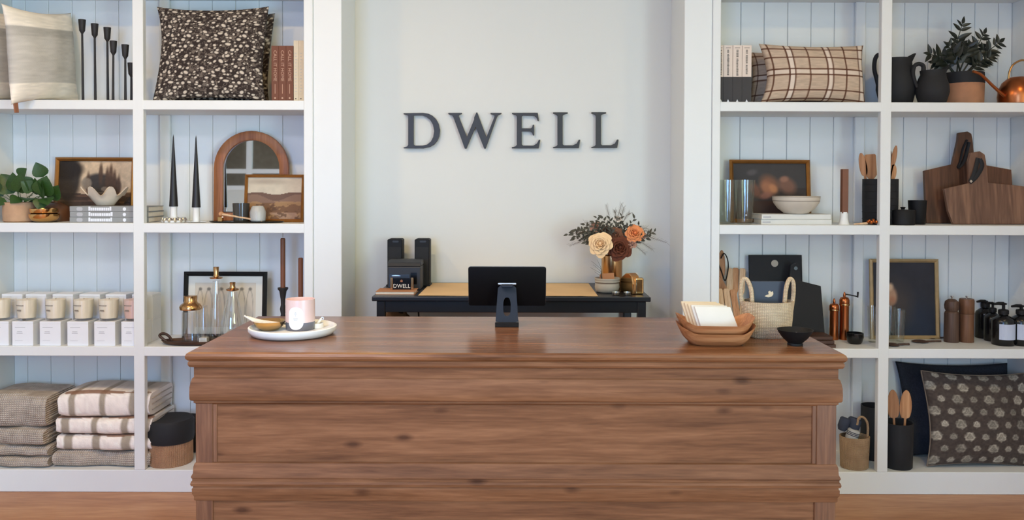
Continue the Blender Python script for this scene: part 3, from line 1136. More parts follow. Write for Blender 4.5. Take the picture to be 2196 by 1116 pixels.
s = spot('potted_plant', 'leafy green trailing plant in a round tan pot', 'plant', 43, 478, 0.12, S2)
k = s.k
ph = s.h(434)
MB().lathe([(29 * k, 0), (32 * k, 2 * k), (33 * k, ph * 0.5), (32.5 * k, ph), (30 * k, ph), (30 * k, ph - 0.01), (0.0001, ph - 0.012)], 28).build('pot', 'pot_tan', s.o, smooth=True)
MB().lathe([(30 * k, ph - 0.012), (20 * k, ph - 0.004), (0.0001, ph - 0.002)], 20, cap0=False).build('soil', 'soil', s.o, smooth=True)
lm = leaf_mesh('leaf', 1, 0.85, 'leaf_green', 0.18, 0.12)
# leaves by base and tip pixel
leaves = [(40, 380, 56, 361), (100, 380, 92, 350), (10, 410, -5, 380), (30, 415, 5, 372), (45, 412, 38, 372), (60, 415, 63, 375), (75, 418, 82, 390), (95, 415, 90, 384),
          (100, 420, 116, 380), (108, 430, 123, 398), (100, 425, 104, 388), (20, 425, 8, 440), (35, 420, 22, 438), (55, 425, 45, 432), (70, 425, 76, 428), (85, 428, 80, 450),
          (98, 428, 96, 446), (105, 424, 118, 436), (5, 420, -15, 402), (60, 408, 45, 385), (85, 408, 70, 390), (25, 400, 18, 378), (50, 405, 62, 395), (72, 400, 58, 380), (112, 418, 121, 410)]
rng = random.Random(3)
for i, (a0, b0, a1, b1) in enumerate(leaves):
    x0_, z0_ = s.p(a0, b0)
    x1_, z1_ = s.p(a1, b1)
    d = -0.03 - 0.05 * rng.random() if i % 3 else 0.02 * rng.random()
    place_leaf(lm, s.o, (x0_, d * 0.6, z0_), (x1_, d - 0.015, z1_), (rng.uniform(-0.5, 0.5), -1, 0.5), scale=max(0.088, 1.3 * math.hypot(x1_ - x0_, z1_ - z0_)))
m = MB()
for (a0, b0, a1, b1) in leaves[::2]:
    x0_, z0_ = s.p(a0, b0)
    m.tube([(x0_ * 0.25, 0, ph - 0.005), (x0_ * 0.7, -0.02, (z0_ + ph) / 2 + 0.01), (x0_, -0.02, z0_)], 0.0018, 5)
m.build('stems', 'stem_green', s.o, smooth=True)

# brass bowls in front of a turned brown wooden bowl
s = spot('wooden_bowl', 'dark brown turned wooden bowl upside down behind the brass bowls', 'bowl', 118, 478, 0.20, S2)
k = s.k
hb = s.h(432)
MB().lathe([(33 * k, 0), (34 * k, 6 * k), (33 * k, 20 * k), (27 * k, hb * 0.72), (14 * k, hb * 0.93), (11 * k, hb * 0.93), (10 * k, hb), (0.0001, hb)], 28).build('shell', 'bowl_brown', s.o, smooth=True)
for i, lab in enumerate(('shallow brass bowl resting on the shelf beside the tan plant pot', 'shallow brass bowl stacked on top of another brass bowl')):
    s = spot('brass_bowl', lab, 'bowl', 95, 478, 0.075, S2 + (0.0 if i == 0 else 11.5 * 0.00226), group='brass bowls')
    k = s.k
    r = 30 * k if i == 0 else 28 * k
    MB().lathe([(r * 0.55, 0), (r * 0.8, 4 * k), (r * 0.97, 10 * k), (r, 18 * k), (r - 2 * k, 18 * k), (r * 0.9, 11 * k), (r * 0.6, 3 * k), (0.0001, 2 * k)], 32).build('shell', 'bright_brass', s.o, smooth=True)


# ---------------------------------------------------------------- framed pictures
def framed(name, label, px0, px1, pt, pb, Y, z0, fw_px, frame_mat, paint, lean=6.0, mat_board=0.0, rotz=0.0, nu=80, nv=60, fd=0.018, inner_mat=None, glass=False, group=None):
    pc = (px0 + px1) / 2
    s = spot(name, label, 'picture', pc, pt, Y, z0, rot=(R(-lean), 0, R(rotz)), group=group)
    w = (px1 - px0) * s.k
    h = s.h(pt) / math.cos(R(lean)) if pb is None else (pb - pt) * s.k / math.cos(R(lean))
    fw = fw_px * s.k
    o4 = [(-w / 2, 0), (w / 2, 0), (w / 2, h), (-w / 2, h)]
    i4 = [(-w / 2 + fw, fw), (w / 2 - fw, fw), (w / 2 - fw, h - fw), (-w / 2 + fw, h - fw)]
    mid = [((a[0] + b[0]) / 2, (a[1] + b[1]) / 2) for a, b in zip(o4, i4)]
    for side in range(4):                                # four mitred mouldings
        j = (side + 1) % 4
        A, B, a_, b_ = o4[side], o4[j], i4[side], i4[j]
        mA, mB_ = mid[side], mid[j]
        m = MB()
        vs = []
        for (P, Q) in ((A, B), (mA, mB_), (a_, b_)):
            pass
        front = [(A, -fd * 0.6), (B, -fd * 0.6), (mB_, -fd), (mA, -fd), (b_, -fd * 0.45), (a_, -fd * 0.45)]
        vs = [(p[0], y, p[1]) for p, y in front] + [(A[0], 0, A[1]), (B[0], 0, B[1]), (b_[0], 0, b_[1]), (a_[0], 0, a_[1])]
        m.add(vs, [(0, 1, 2, 3), (3, 2, 4, 5), (1, 0, 6, 7), (5, 4, 8, 9), (6, 9, 8, 7), (0, 3, 5, 9, 6), (1, 7, 8, 4, 2)])
        m.build('frame_moulding', frame_mat, s.o)
    MB().box(-w / 2 + fw * 0.6, w / 2 - fw * 0.6, 0.0005, 0.004, fw * 0.6, h - fw * 0.6).build('backing', 'kraft_card', s.o)
    iw, ih = w - 2 * fw, h - 2 * fw
    if mat_board:
        mb_ = mat_board
        MB().ring([(-iw / 2, fw), (iw / 2, fw), (iw / 2, h - fw), (-iw / 2, h - fw)],
                  [(-iw / 2 + mb_, fw + mb_), (iw / 2 - mb_, fw + mb_), (iw / 2 - mb_, h - fw - mb_), (-iw / 2 + mb_, h - fw - mb_)], -0.003, 0.0).build('mat_board', 'mat_board', s.o)
        iw, ih = iw - 2 * mb_, ih - 2 * mb_
    printed_sheet('painting', iw, ih, paint, 'print_canvas' if not mat_board else 'print_paper', s.o, Matrix.Translation((0, -0.0012, fw + mat_board)), nu, nv)
    if glass:
        MB().box(-w / 2 + fw * 0.7, w / 2 - fw * 0.7, -fd * 0.42, -fd * 0.42 + 0.0015, fw * 0.7, h - fw * 0.7).build('glazing', 'window_glass', s.o)
    return s


def paint_landscape(u, v):
    n = vnoise(u, v, 9, 21, 4)
    c = np.tile(np.array([[206.0, 178, 146]]), (len(u), 1)) * (0.9 + 0.25 * n)[:, None]
    c = mixc(c, (78, 60, 48), (v < 0.42 + 0.05 * (n - 0.5)))
    c = mixc(c, (126, 94, 74), ((v < 0.45) & (vnoise(u * 0.5, v * 3, 8, 4) > 0.52)) * 0.7)
    c = mixc(c, (150, 126, 104), (v < 0.14) * 0.8)
    c = mixc(c, (52, 44, 38), blob(u, v, 0.12, 0.68, 0.17, 0.42, 0.18) * 0.95)
    c = mixc(c, (44, 36, 30), blob(u, v, 0.1, 0.85, 0.22, 0.18, 0.2))
    c = mixc(c, (62, 56, 52), blob(u, v, 0.55, 0.6, 0.22, 0.18, 0.15))
    c = mixc(c, (66, 52, 42), blob(u, v, 0.72, 0.55, 0.13, 0.16, 0.2))
    for x_, t_ in ((0.57, 0.92), (0.66, 0.84), (0.71, 0.9), (0.76, 0.8), (0.4, 0.75), (0.82, 0.7)):
        c = mixc(c, (82, 60, 46), blob(u, v, x_, t_ - 0.16, 0.028, 0.2, 0.3) * 0.9)
    c = mixc(c, (150, 134, 116), blob(u, v, 0.38, 0.6, 0.07, 0.1, 0.1) * 0.8)
    c = mixc(c, (150, 134, 118), blob(u, v, 0.63, 0.5, 0.05, 0.04, 0.1) * 0.7)
    return c * (0.92 + 0.16 * vnoise(u, v, 30, 8))[:, None]


def paint_moor(u, v):
    n = vnoise(u, v, 7, 31, 4)
    c = np.tile(np.array([[206.0, 192, 170]]), (len(u), 1)) * (0.92 + 0.14 * n)[:, None]
    c = mixc(c, (168, 152, 134), blob(u, v, 0.35, 0.9, 0.3, 0.06, 0.6) * 0.8)
    hz = 0.62 + 0.03 * np.sin(u * 9)
    c = mixc(c, (112, 84, 70), v < hz)
    c = mixc(c, (142, 110, 90), (v < hz - 0.1 + 0.05 * np.sin(u * 7 + 1)) * 0.8)
    c = mixc(c, (120, 84, 56), (v < 0.40) * 0.9)
    c = mixc(c, (176, 136, 92), ((v < 0.42) & (vnoise(u, v, 8, 12, 3) > 0.55)) * 0.7)
    c = mixc(c, (172, 138, 116), ((v < 0.16) & (vnoise(u, v, 6, 17, 3) > 0.5)) * 0.7)
    c = mixc(c, (90, 62, 42), ((v < 0.36) & (vnoise(u, v, 10, 44, 3) > 0.6)) * 0.7)
    return c


framed('framed_landscape', 'gold framed dark landscape painting behind the scalloped bowl', 115, 287, 338, None, 0.27, S2, 8, 'gold_frame', paint_landscape, 5, fd=0.02)

# three grey books lying in a stack; their far ends show past the post
for i, lab in enumerate(('grey book at the bottom of the stack under the scalloped bowl', 'grey book in the middle of the stack under the scalloped bowl', 'grey book on top of the stack, under the scalloped bowl')):
    th = 11.7
    s = spot('book', lab, 'book', 234, 478, 0.06, S2 + i * th * 0.002256, group='stacked grey books', rot=(0, 0, R((0.4, -0.3, 0.2)[i])))
    k = s.k
    w, t = (318 - 149) * k, th * k - 0.0008
    m = MB()
    m.box(-w / 2, w / 2, 0, 0.0035, 0, t)
    m.box(-w / 2, w / 2, 0.0035, 0.18, 0, 0.0028)
    m.box(-w / 2, w / 2, 0.0035, 0.18, t - 0.0028, t)
    m.build('cover', 'book_grey', s.o, bevel=0.0008)
    MB().box(-w / 2 + 0.003, w / 2 - 0.003, 0.0036, 0.176, 0.0029, t - 0.0029).build('page_block', 'pages', s.o)
    m = MB()
    rng = random.Random(40 + i)
    x_ = s.x(190)
    for q in range(11):                                 # block capitals of the title, too small to read
        cw = (3.2 + 1.6 * rng.random()) * k
        m.box(x_, x_ + cw, -0.0006, 0, t * 0.2, t * (0.75 if q % 10 else 0.95))
        x_ += cw + 0.7 * k
    m.build('title', 'label_white', s.o)
    MB().prism(rounded(13 * k, t * 0.7, t * 0.3, 4, s.x(171), t * 0.5), -0.0006, 0).build('spine_badge', 'ink_pale', s.o)
    MB().prism(rounded(7 * k, t * 0.66, t * 0.3, 4, s.x(267), t * 0.5), -0.0006, 0).build('publisher_mark', 'label_white', s.o)

# scalloped bowl on the books
s = spot('scalloped_bowl', 'cream bowl with a deep scalloped rim on the grey books', 'bowl', 226, 443, 0.16, S2 + 3 * 11.7 * 0.002256)
k = s.k
hb = s.h(401)
m = MB()
prof_ = [(0.30, 0.0), (0.40, 0.02), (0.62, 0.35), (0.84, 0.70), (1.0, 1.0)]
seg = 84


def scal(rr, zz, a, th=0.0):
    f = max(0.0, (zz - 0.15)) / 0.85
    lobe = math.cos(7 * a + 0.6)
    r = (rr * 45 * k - th) * (1 + 0.13 * f * lobe)
    z = hb * (zz * (1 + 0.0 * f)) - hb * 0.46 * f * f * (0.5 - 0.5 * lobe)
    return Vector((r * math.cos(a), 0.72 * r * math.sin(a), z))


vs, fs = [], []
rows = [(r, z, 0.0) for r, z in prof_] + [(r, z + 0.02, 0.004) for r, z in prof_[::-1]]
for r, z, th in rows:
    vs += [scal(r, z, 2 * math.pi * q / seg, th) for q in range(seg)]
for i in range(len(rows) - 1):
    fs += [(i * seg + q, i * seg + (q + 1) % seg, (i + 1) * seg + (q + 1) % seg, (i + 1) * seg + q) for q in range(seg)]
fs += [tuple(range(seg - 1, -1, -1)), tuple(range((len(rows) - 1) * seg, len(rows) * seg))]
m.add(vs, fs).build('shell', 'scallop', s.o, smooth=True, angle=60)

# ---------------------------------------------------------------- black cone tapers
for lab, px, ptip, pbase, bub in (('tall black cone candle on a white bubble-glass holder', 372.5, 288, 443, True), ('tall black cone candle on a plain white holder near the arched mirror', 421, 290, 445, False)):
    s = spot('cone_candle', lab, 'candle', px, 478, 0.08, S2, group='black cone candles')
    k = s.k
    zb, zt = s.h(pbase), s.h(ptip)
    MB().lathe([(9.2 * k, zb), (9.0 * k, zb + 0.002), (5.0 * k, zb + (zt - zb) * 0.5), (1.2 * k, zb + (zt - zb) * 0.96), (0.0001, zt)], 20).build('candle', 'taper_black', s.o, smooth=True)
    if bub:
        MB().lathe([(8 * k, 8 * k), (7 * k, 14 * k), (7 * k, zb - 3 * k), (8 * k, zb)], 18).build('socket', 'ceramic_white', s.o, smooth=True)
        m = MB()
        for q in range(12):
            a = 2 * math.pi * q / 12
            rr = 21 * k
            m.lathe([(0.0001, -6 * k), (4 * k, -4.6 * k), (6.4 * k, 0), (4 * k, 4.6 * k), (0.0001, 6 * k)], 10, cx=rr * math.cos(a), cy=rr * math.sin(a), cz=6 * k)
        m.build('bubble_rim', 'silver', s.o, smooth=True)
        MB().lathe([(24 * k, 0.5 * k), (26 * k, 5 * k), (8 * k, 9 * k)], 24).build('dish', 'ceramic_white', s.o, smooth=True)
    else:
        MB().lathe([(7.4 * k, 3 * k), (6.8 * k, zb - 3 * k), (8 * k, zb)], 18).build('socket', 'ceramic_white', s.o, smooth=True)
        MB().lathe([(20 * k, 0), (21 * k, 2 * k), (8 * k, 3.4 * k)], 24).build('dish', 'clear_glass', s.o, smooth=True)

# ---------------------------------------------------------------- arched mirror
s = spot('arched_mirror', 'arched mirror in a rounded brown wooden frame leaning on the shelf back', 'mirror', 540.5, 478, 0.275, S2, rot=(R(-1.5), 0, 0))
k = s.k
H = s.h(282) * 1.004
Wm = (621 - 461) * k


def arch(w, zb, zt, n=22):
    r = w / 2
    pts = [(-r, zb), (r, zb)]
    zc = zt - r
    return pts + [(r * math.cos(math.pi * q / n), zc + r * math.sin(math.pi * q / n)) for q in range(n + 1)]


fwm = 20 * k
MB().ring(arch(Wm, 0, H), arch(Wm - 2 * fwm, fwm * 0.9, H - fwm), -0.022, 0.006).build('frame', 'mirror_wood', s.o, smooth=True, angle=40, bevel=0.004, segs=2)
MB().prism(arch(Wm - 1.8 * fwm, fwm, H - fwm * 0.9), -0.006, 0.0).build('mirror_glass', 'mirror', s.o)

framed('framed_moor', 'small brown framed moorland painting leaning in front of the arched mirror', 523, 651, 375, None, 0.165, S2, 6, 'gold_frame', paint_moor, 7, fd=0.018)

# black tray with small things on it
s = spot('round_tray', 'thin round black tray in front of the arched mirror', 'tray', 529, 479, 0.085, S2)
k = s.k
MB().lathe([(66 * k, 0), (78 * k, 1.2 * k), (81 * k, 3.6 * k), (79 * k, 3.6 * k), (74 * k, 2.2 * k), (0.0001, 2.2 * k)], 40, sy=0.36).build('dish', 'gloss_black', s.o, smooth=True)
TR = S2 + 2.2 * k
s = spot('tumbler', 'smoked dark glass tumbler on the black tray', 'glass', 517, 472, 0.09, TR)
k = s.k
hb = s.h(436)
MB().lathe([(14.5 * k, 0), (16 * k, 1 * k), (18 * k, hb), (16.6 * k, hb), (14.8 * k, 4 * k), (0.0001, 4 * k)], 26).build('glass', 'smoked_tumbler', s.o, smooth=True)
s = spot('salt_cellar', 'frosted pale glass jar on the black tray beside the smoked tumbler', 'jar', 553, 474, 0.075, TR)
k = s.k
hb = s.h(442)
MB().lathe([(13 * k, 0), (16 * k, 3 * k), (17 * k, hb * 0.6), (13.5 * k, hb * 0.9), (11 * k, hb), (9.5 * k, hb), (11 * k, hb * 0.85), (0.0001, hb * 0.75)], 24).build('jar', 'salt_glass', s.o, smooth=True)
s = spot('serving_spoon', 'pale wooden stick spoon propped across the black tray', 'spoon', 522, 472, 0.055, TR)
k = s.k
x0_, z0_ = s.p(477, 460)
x1_, z1_ = s.p(562, 474.5)
MB().tube([(x0_, 0, z0_), ((x0_ + x1_) / 2, 0, (z0_ + z1_) / 2), (x1_, 0, max(0.003, z1_))], [2.6 * k, 1.9 * k, 2.2 * k], 8).build('handle', 'spoon_pale', s.o, smooth=True)
MB().lathe([(0.0001, -1.0), (0.8, -0.6), (1, 0), (0.8, 0.6), (0.0001, 1.0)], 12, M=Matrix.Translation((x0_ - 3 * k, 0, z0_ + 1 * k)) @ Matrix.Rotation(R(60), 4, 'Y') @ Matrix.Diagonal((5 * k, 3 * k, 6 * k, 1))).build('bowl', 'spoon_wood', s.o, smooth=True)
s = spot('brass_snuffer', 'tiny polished brass block at the end of the black tray', 'ornament', 473, 475, 0.06, TR)
k = s.k
MB().box(-5 * k, 5 * k, -5 * k, 5 * k, 0, 11 * k).build('block', 'bright_brass', s.o, bevel=1.2 * k)
MB().lathe([(2 * k, 11 * k), (3 * k, 14 * k), (1.5 * k, 17 * k), (0.0001, 18 * k)], 10).build('finial', 'brass', s.o, smooth=True)

# ---------------------------------------------------------------- candles and their boxes
BX = [-1.5, 51, 110, 169, 226.5, 284.5]
ordw = ['leftmost', 'second', 'third', 'fourth', 'fifth', 'sixth']
bw, bh = 45 * 0.00224, 52 * 0.00224


def candle_box(label, px, Y, z, printed, group):
    x = at(px, 712, 0.03)[0]
    t = thing('candle_box', label, 'box', (x, Y, z), group=group)
    MB().box(-bw / 2, bw / 2, 0, bw, 0, bh - 0.012).build('carton', 'candle_box', t, bevel=0.001)
    MB().box(-bw / 2 - 0.0002, bw / 2 + 0.0002, -0.0002, bw + 0.0002, bh - 0.0118, bh).build('lid', 'candle_box', t, bevel=0.001)
    if printed:
        m = MB()
        m.box(-bw * 0.36, bw * 0.12, -0.0006, 0, bh * 0.74, bh * 0.76)
        m.box(-bw * 0.26, -bw * 0.02, -0.0006, 0, bh * 0.56, bh * 0.585)
        m.box(-bw * 0.28, bw * 0.0, -0.0006, 0, bh * 0.50, bh * 0.525)
        m.box(-bw * 0.36, bw * 0.0, -0.0006, 0, bh * 0.20, bh * 0.21)
        m.build('print', 'ink_pale', t)
    return t


for i, px in enumerate(BX):
    where = ordw[i] + ' from the left'
    candle_box('white candle box in the bottom front row, ' + where, px, 0.02, S3, True, 'white candle boxes')
    candle_box('white candle box in the bottom back row, ' + where, px + 1, 0.13, S3, False, 'white candle boxes')
    candle_box('white candle box stacked on the back row, ' + where, px + 1, 0.13, S3 + bh + 0.0002, True, 'white candle boxes')
CX = [2, 58, 120, 180, 234, 287]
for i, px in enumerate(CX):
    zb = S3 + bh + 0.0002
    s = spot('jar_candle', ('cream' if i != 5 else 'blush') + ' candle in a clear tumbler on the white boxes, ' + ordw[i] + ' from the left', 'candle', px, 684, 0.068, zb, group='jar candles on boxes')
    k = s.k
    hg = s.h(637.5)
    MB().lathe([(17.5 * k, 0), (19.5 * k, 2.5 * k), (21 * k, hg * 0.5), (21 * k, hg), (20 * k, hg), (19.6 * k, hg * 0.5), (18 * k, 5 * k), (0.0001, 5 * k)], 28).build('glass', 'jar_glass', s.o, smooth=True)
    MB().lathe([(17 * k, 5.5 * k), (19 * k, hg * 0.4), (19.8 * k, hg * 0.9), (0.0001, hg * 0.9)], 28).build('wax', 'wax_cream' if i != 5 else 'wax_blush', s.o, smooth=True)
    MB().tube([(0, 0, hg * 0.9), (0.001, 0, hg * 0.96)], 0.0012, 5).build('wick', 'ink_dark', s.o)
    m = MB()
    for dz, w0, w1 in ((0.66, -0.32, 0.12), (0.47, -0.25, -0.02), (0.43, -0.27, 0.0)):
        n_ = 5
        for q in range(n_):
            xa_ = (w0 + (w1 - w0) * q / n_) * 42 * k
            xb_ = (w0 + (w1 - w0) * (q + 0.9) / n_) * 42 * k
            ya_ = -math.sqrt(max(0, (21.3 * k) ** 2 - xa_ ** 2))
            yb_ = -math.sqrt(max(0, (21.3 * k) ** 2 - xb_ ** 2))
            z_ = hg * dz
            m.add([(xa_, ya_, z_), (xb_, yb_, z_), (xb_, yb_, z_ + 1.6 * k), (xa_, ya_, z_ + 1.6 * k)], [(0, 1, 2, 3)])
    m.build('print', 'ink_grey', s.o, fix=False)


# ---------------------------------------------------------------- bottles, tray and print on the third shelf
def paint_bottles_print(u, v):
    c = np.tile(np.array([[214.0, 204, 188]]), (len(u), 1))
    for cu, w in ((0.08, 0.06), (0.22, 0.07), (0.42, 0.08), (0.60, 0.08), (0.76, 0.07), (0.90, 0.06)):
        body = blob(u, v, cu, 0.36, w, 0.5, 0.06)
        c = mixc(c, (150, 142, 132), body)
        c = mixc(c, (214, 202, 186), blob(u, v, cu, 0.36, w * 0.86, 0.47, 0.06))
        c = mixc(c, (120, 116, 108), blob(u, v, cu + 0.005, 0.86, w * 0.45, 0.035, 0.3) * 0.9)
    return c


framed('framed_print', 'black framed print of bottles with a white mat behind the decanters', 392, 571, 584, None, 0.225, S3, 9.5, 'matte_black', paint_bottles_print, 4, mat_board=0.034, fd=0.016)


def stoppered(name, label, px, Y, prof_px, py_base, stop, lipmat='brass', group=None):
    """glass body (half-width px, photo row) with a brass collar and stopper"""
    s = spot(name, label, 'decanter', px, py_base, Y, S3, group=group)
    k = s.k
    pr2 = [(r * k, max(0.0, s.h(py))) for r, py in prof_px]
    pr2[0] = (pr2[0][0], 0.001)
    inner = [(max(0.0001, r - 1.3 * k), z + (0.004 if i == 0 else 0)) for i, (r, z) in enumerate(pr2)]
    MB().lathe(pr2 + inner[::-1] + [(0.0001, inner[0][1])], 28, cap1=False).build('glass', 'clear_glass', s.o, smooth=True)
    for nm, rows in stop:
        MB().lathe([(r * k, s.h(py)) for r, py in rows], 22).build(nm, lipmat, s.o, smooth=True, angle=40)
    return s


stoppered('decanter', 'tall slim glass decanter with a brass stopper before the black framed print', 464, 0.13,
          [(26 * 0.5, 716), (14.5, 712), (14, 690), (11, 650), (8.5, 620), (7, 603)], 716,
          [('collar', [(13, 597.5), (13.5, 595), (8, 593)]), ('stopper', [(6.5, 593), (5, 588), (6, 573), (5.5, 572.5)])], group='glass decanters')
stoppered('decanter', 'wide conical glass decanter with a brass stopper before the black framed print', 499, 0.12,
          [(24, 712), (26, 706), (24, 690), (18, 662), (12, 640), (10, 625)], 712,
          [('collar', [(13, 623), (13.5, 620), (8, 618)]), ('stopper', [(6.5, 618), (5.5, 613), (6.2, 606), (5.8, 605.5)])], group='glass decanters')
stoppered('glass_shaker', 'short ribbed glass jar with a large brass lid on the wooden tray', 409, 0.075,
          [(17, 737), (18.5, 730), (18, 700), (17.5, 668)], 737,
          [('lid', [(22, 664), (23, 658), (20, 653), (15, 650), (13, 646), (13.5, 635), (13, 634.5)])])
for px, Y, hgt, r, lab in ((438, 0.09, 655, 10, 'small plain glass vial between the shaker and the tall decanter'),):
    s = spot('glass_vial', lab, 'vial', px, 712, Y, S3)
    k = s.k
    hh = s.h(hgt)
    MB().lathe([(r * k, 0), (r * k, hh * 0.7), (r * 0.7 * k, hh * 0.85), (r * 0.7 * k, hh), (r * 0.6 * k, hh), (r * 0.8 * k, 0.004), (0.0001, 0.004)], 18).build('glass', 'clear_glass', s.o, smooth=True)
    MB().box(-8 * k, 8 * k, -8 * k, 8 * k, 0.0005, 13 * k).build('paper_tag', 'paper_white', s.o)

s = spot('wooden_tray', 'dark carved wooden tray with an upturned handle under the glass shaker', 'tray', 412, 741, 0.07, S3)
k = s.k
MB().lathe([(48 * k, 0), (60 * k, 3 * k), (66 * k, 9 * k), (63 * k, 9 * k), (56 * k, 4.5 * k), (0.0001, 4 * k)], 30, sy=0.42).build('dish', 'tray_dark_wood', s.o, smooth=True)
MB().tube([(-52 * k, -0.012, 6 * k), (-60 * k, -0.014, 12 * k), (-68 * k, -0.01, 19 * k), (-62 * k, 0.0, 23 * k), (-52 * k, 0.008, 17 * k), (-46 * k, 0.012, 7 * k)], 3.0 * k, 8).build('handle', 'tray_dark_wood', s.o, smooth=True)

for lab, px, pt, pj, w, Y in (('tall brown taper candle on a turned black candlestick', 607, 511, 617, 10.5, 0.16), ('shorter brown taper candle close to the bookcase stile', 645, 553, 657, 10.5, 0.12)):
    s = spot('taper_candle', lab, 'candle', px, 720, Y, S3, group='brown tapers')
    k = s.k
    zt, zj = s.h(pt), s.h(pj)
    MB().lathe([(w / 2 * k, zj - 0.01), (w / 2 * k, zt - 0.004), (w / 2 * k * 0.7, zt), (0.0001, zt)], 14).build('taper', 'taper_brown', s.o, smooth=True)
    MB().tube([(0, 0, zt), (0.0005, 0, zt + 0.006)], 0.0008, 5).build('wick', 'paper_white', s.o)
    z = zj
    MB().lathe([(14 * k, 0), (15 * k, 2 * k), (8 * k, 6 * k), (4.5 * k, 12 * k), (4 * k, z * 0.3), (6.5 * k, z * 0.42), (4.5 * k, z * 0.5), (6.5 * k, z * 0.6), (4.5 * k, z * 0.68), (5 * k, z * 0.78), (7.5 * k, z * 0.93), (11 * k, z * 0.97), (11 * k, z), (5.6 * k, z), (5.6 * k, z - 0.012), (0.0001, z - 0.012)], 18).build('candlestick', 'iron_black', s.o, smooth=True, angle=50)


# ---------------------------------------------------------------- folded throws
def folded(label, px0, px1, pt, pb, Yf, depth, mat, group, paint=None, seed=0, tilt=0.0, zb=None):
    """a throw folded into a soft slab, the folded edge to the front"""
    pc = (px0 + px1) / 2
    z0 = at(pc, pb, Yf)[1] if zb is None else zb
    s = spot('folded_throw', label, 'throw', pc, pb, Yf, z0, group=group)
    k = s.k
    w, h = (px1 - px0) * k, s.h(pt)
    nx, nc = 44, 40
    vs, uv, fs = [], [], []
    r = h / 2
    rng = np.random.RandomState(seed)
    ph = rng.rand(6) * 6.28
    for i in range(nx + 1):
        u = i / nx
        x = (u - 0.5) * w
        edge = 1 - 0.14 * (abs(2 * u - 1) ** 10)
        wob = 0.010 * math.sin(5 * u + ph[0]) + 0.006 * math.sin(13 * u + ph[1])
        for j in range(nc):
            t = j / nc
            a = 2 * math.pi * t
            ce, se = math.cos(a), math.sin(a)
            # superellipse section in y,z
            yy = depth / 2 + (depth / 2) * math.copysign(abs(ce) ** 0.22, ce)
            zz = r + r * math.copysign(abs(se) ** (0.45 if ce < 0 else 0.3), se) * edge
            front = max(0.0, -ce)
            yy += wob * front - 0.012 * front * math.cos(2 * (zz / h - 0.5) * 1.5)
            zz += (0.004 * math.sin(7 * u + ph[2]) * (zz / h)) if se > 0 else 0
            xx = x * (1 + 0.012 * math.sin(9 * zz / h + ph[3]))
            vs.append((xx, yy, max(0.0, zz)))
            uv.append((u, t, yy / depth, zz / h))
    for i in range(nx):
        for j in range(nc):
            j2 = (j + 1) % nc
            fs.append((i * nc + j, i * nc + j2, (i + 1) * nc + j2, (i + 1) * nc + j))
    fs += [tuple(range(nc - 1, -1, -1)), tuple(range(nx * nc, (nx + 1) * nc))]
    me = bpy.data.meshes.new('fold')
    me.from_pydata(vs, [], fs)
    bm = bmesh.new()
    bm.from_mesh(me)
    bmesh.ops.recalc_face_normals(bm, faces=bm.faces)
    bm.to_mesh(me)
    bm.free()
    me.materials.append(MATS[mat])
    me.polygons.foreach_set('use_smooth', [True] * len(me.polygons))
    me.set_sharp_from_angle(angle=R(50))
    if paint:
        q = np.array(uv)
        colour_attr(me, paint(q[:, 0], q[:, 2], q[:, 3]))
    link('fold', me, s.o)
    # the layers inside the fold show at the open end
    for q in range(3):
        m = MB()
        zq = h * (0.28 + 0.22 * q)
        m.tube([(w / 2 + 0.001, 0.02, zq), (w / 2 + 0.002, depth * 0.5, zq + 0.003), (w / 2 + 0.001, depth * 0.95, zq)], 0.003, 5)
        m.build('fold_layer', mat if not paint else 'waffle', s.o, smooth=True)
    return s


def paint_check(offs):
    def f(u, y, z):
        c = np.tile(np.array([[252.0, 240, 228]]), (len(u), 1))
        n = vnoise(u, y + z, 40, 9, 2)
        for o in offs:
            c = mixc(c, (158, 144, 124), (np.abs(u - o) < 0.042) * 0.85)
        c = mixc(c, (166, 152, 132), ((y > 0.34) & (y < 0.52)) * 0.55)
        c = mixc(c, (166, 152, 132), ((y > 0.75) & (y < 0.9)) * 0.55)
        c = mixc(c, (138, 98, 74), ((y < 0.12) & (z > 0.93)) * 0.8)
        return c * (0.93 + 0.14 * n)[:, None]
    return f


zz = S4
for i, (lab, pt, pb, p0, p1) in enumerate((('grey waffle throw at the bottom of the grey stack', 980, 1006, -40, 106), ('grey waffle throw second from the bottom of the grey stack', 957, 980, -40, 106),
                                           ('grey waffle throw second from the top of the grey stack', 919, 957, -38, 98), ('thick grey waffle throw on top of the grey stack', 848, 919, -42, 102))):
    s = folded(lab, p0, p1, pt, pb, 0.03, 0.27, 'waffle', 'grey waffle throws', None, 5 + i, zb=zz)
    zz += s.h(pt) - (0.0 if i == 3 else 0.0005)
zz = S4
for i, (lab, pt, pb, p0, p1, offs) in enumerate((('olive grey throw at the bottom of the checked stack', 968, 1006, 115, 325, None), ('cream throw with olive checks second from the bottom', 933, 968, 121, 327, (0.13, 0.42, 0.74, 0.93)),
                                                 ('cream throw with olive checks second from the top', 896, 933, 120, 326, (0.10, 0.41, 0.73, 0.95)), ('puffy cream throw with olive checks on top of the stack', 842, 896, 128, 322, (0.16, 0.48, 0.80)))):
    s = folded(lab, p0, p1, pt, pb, 0.035, 0.265, 'waffle' if offs is None else 'woven_throw', 'checked throws', paint_check(offs) if offs else None, 15 + i, zb=zz)
    zz += s.h(pt) - 0.0005

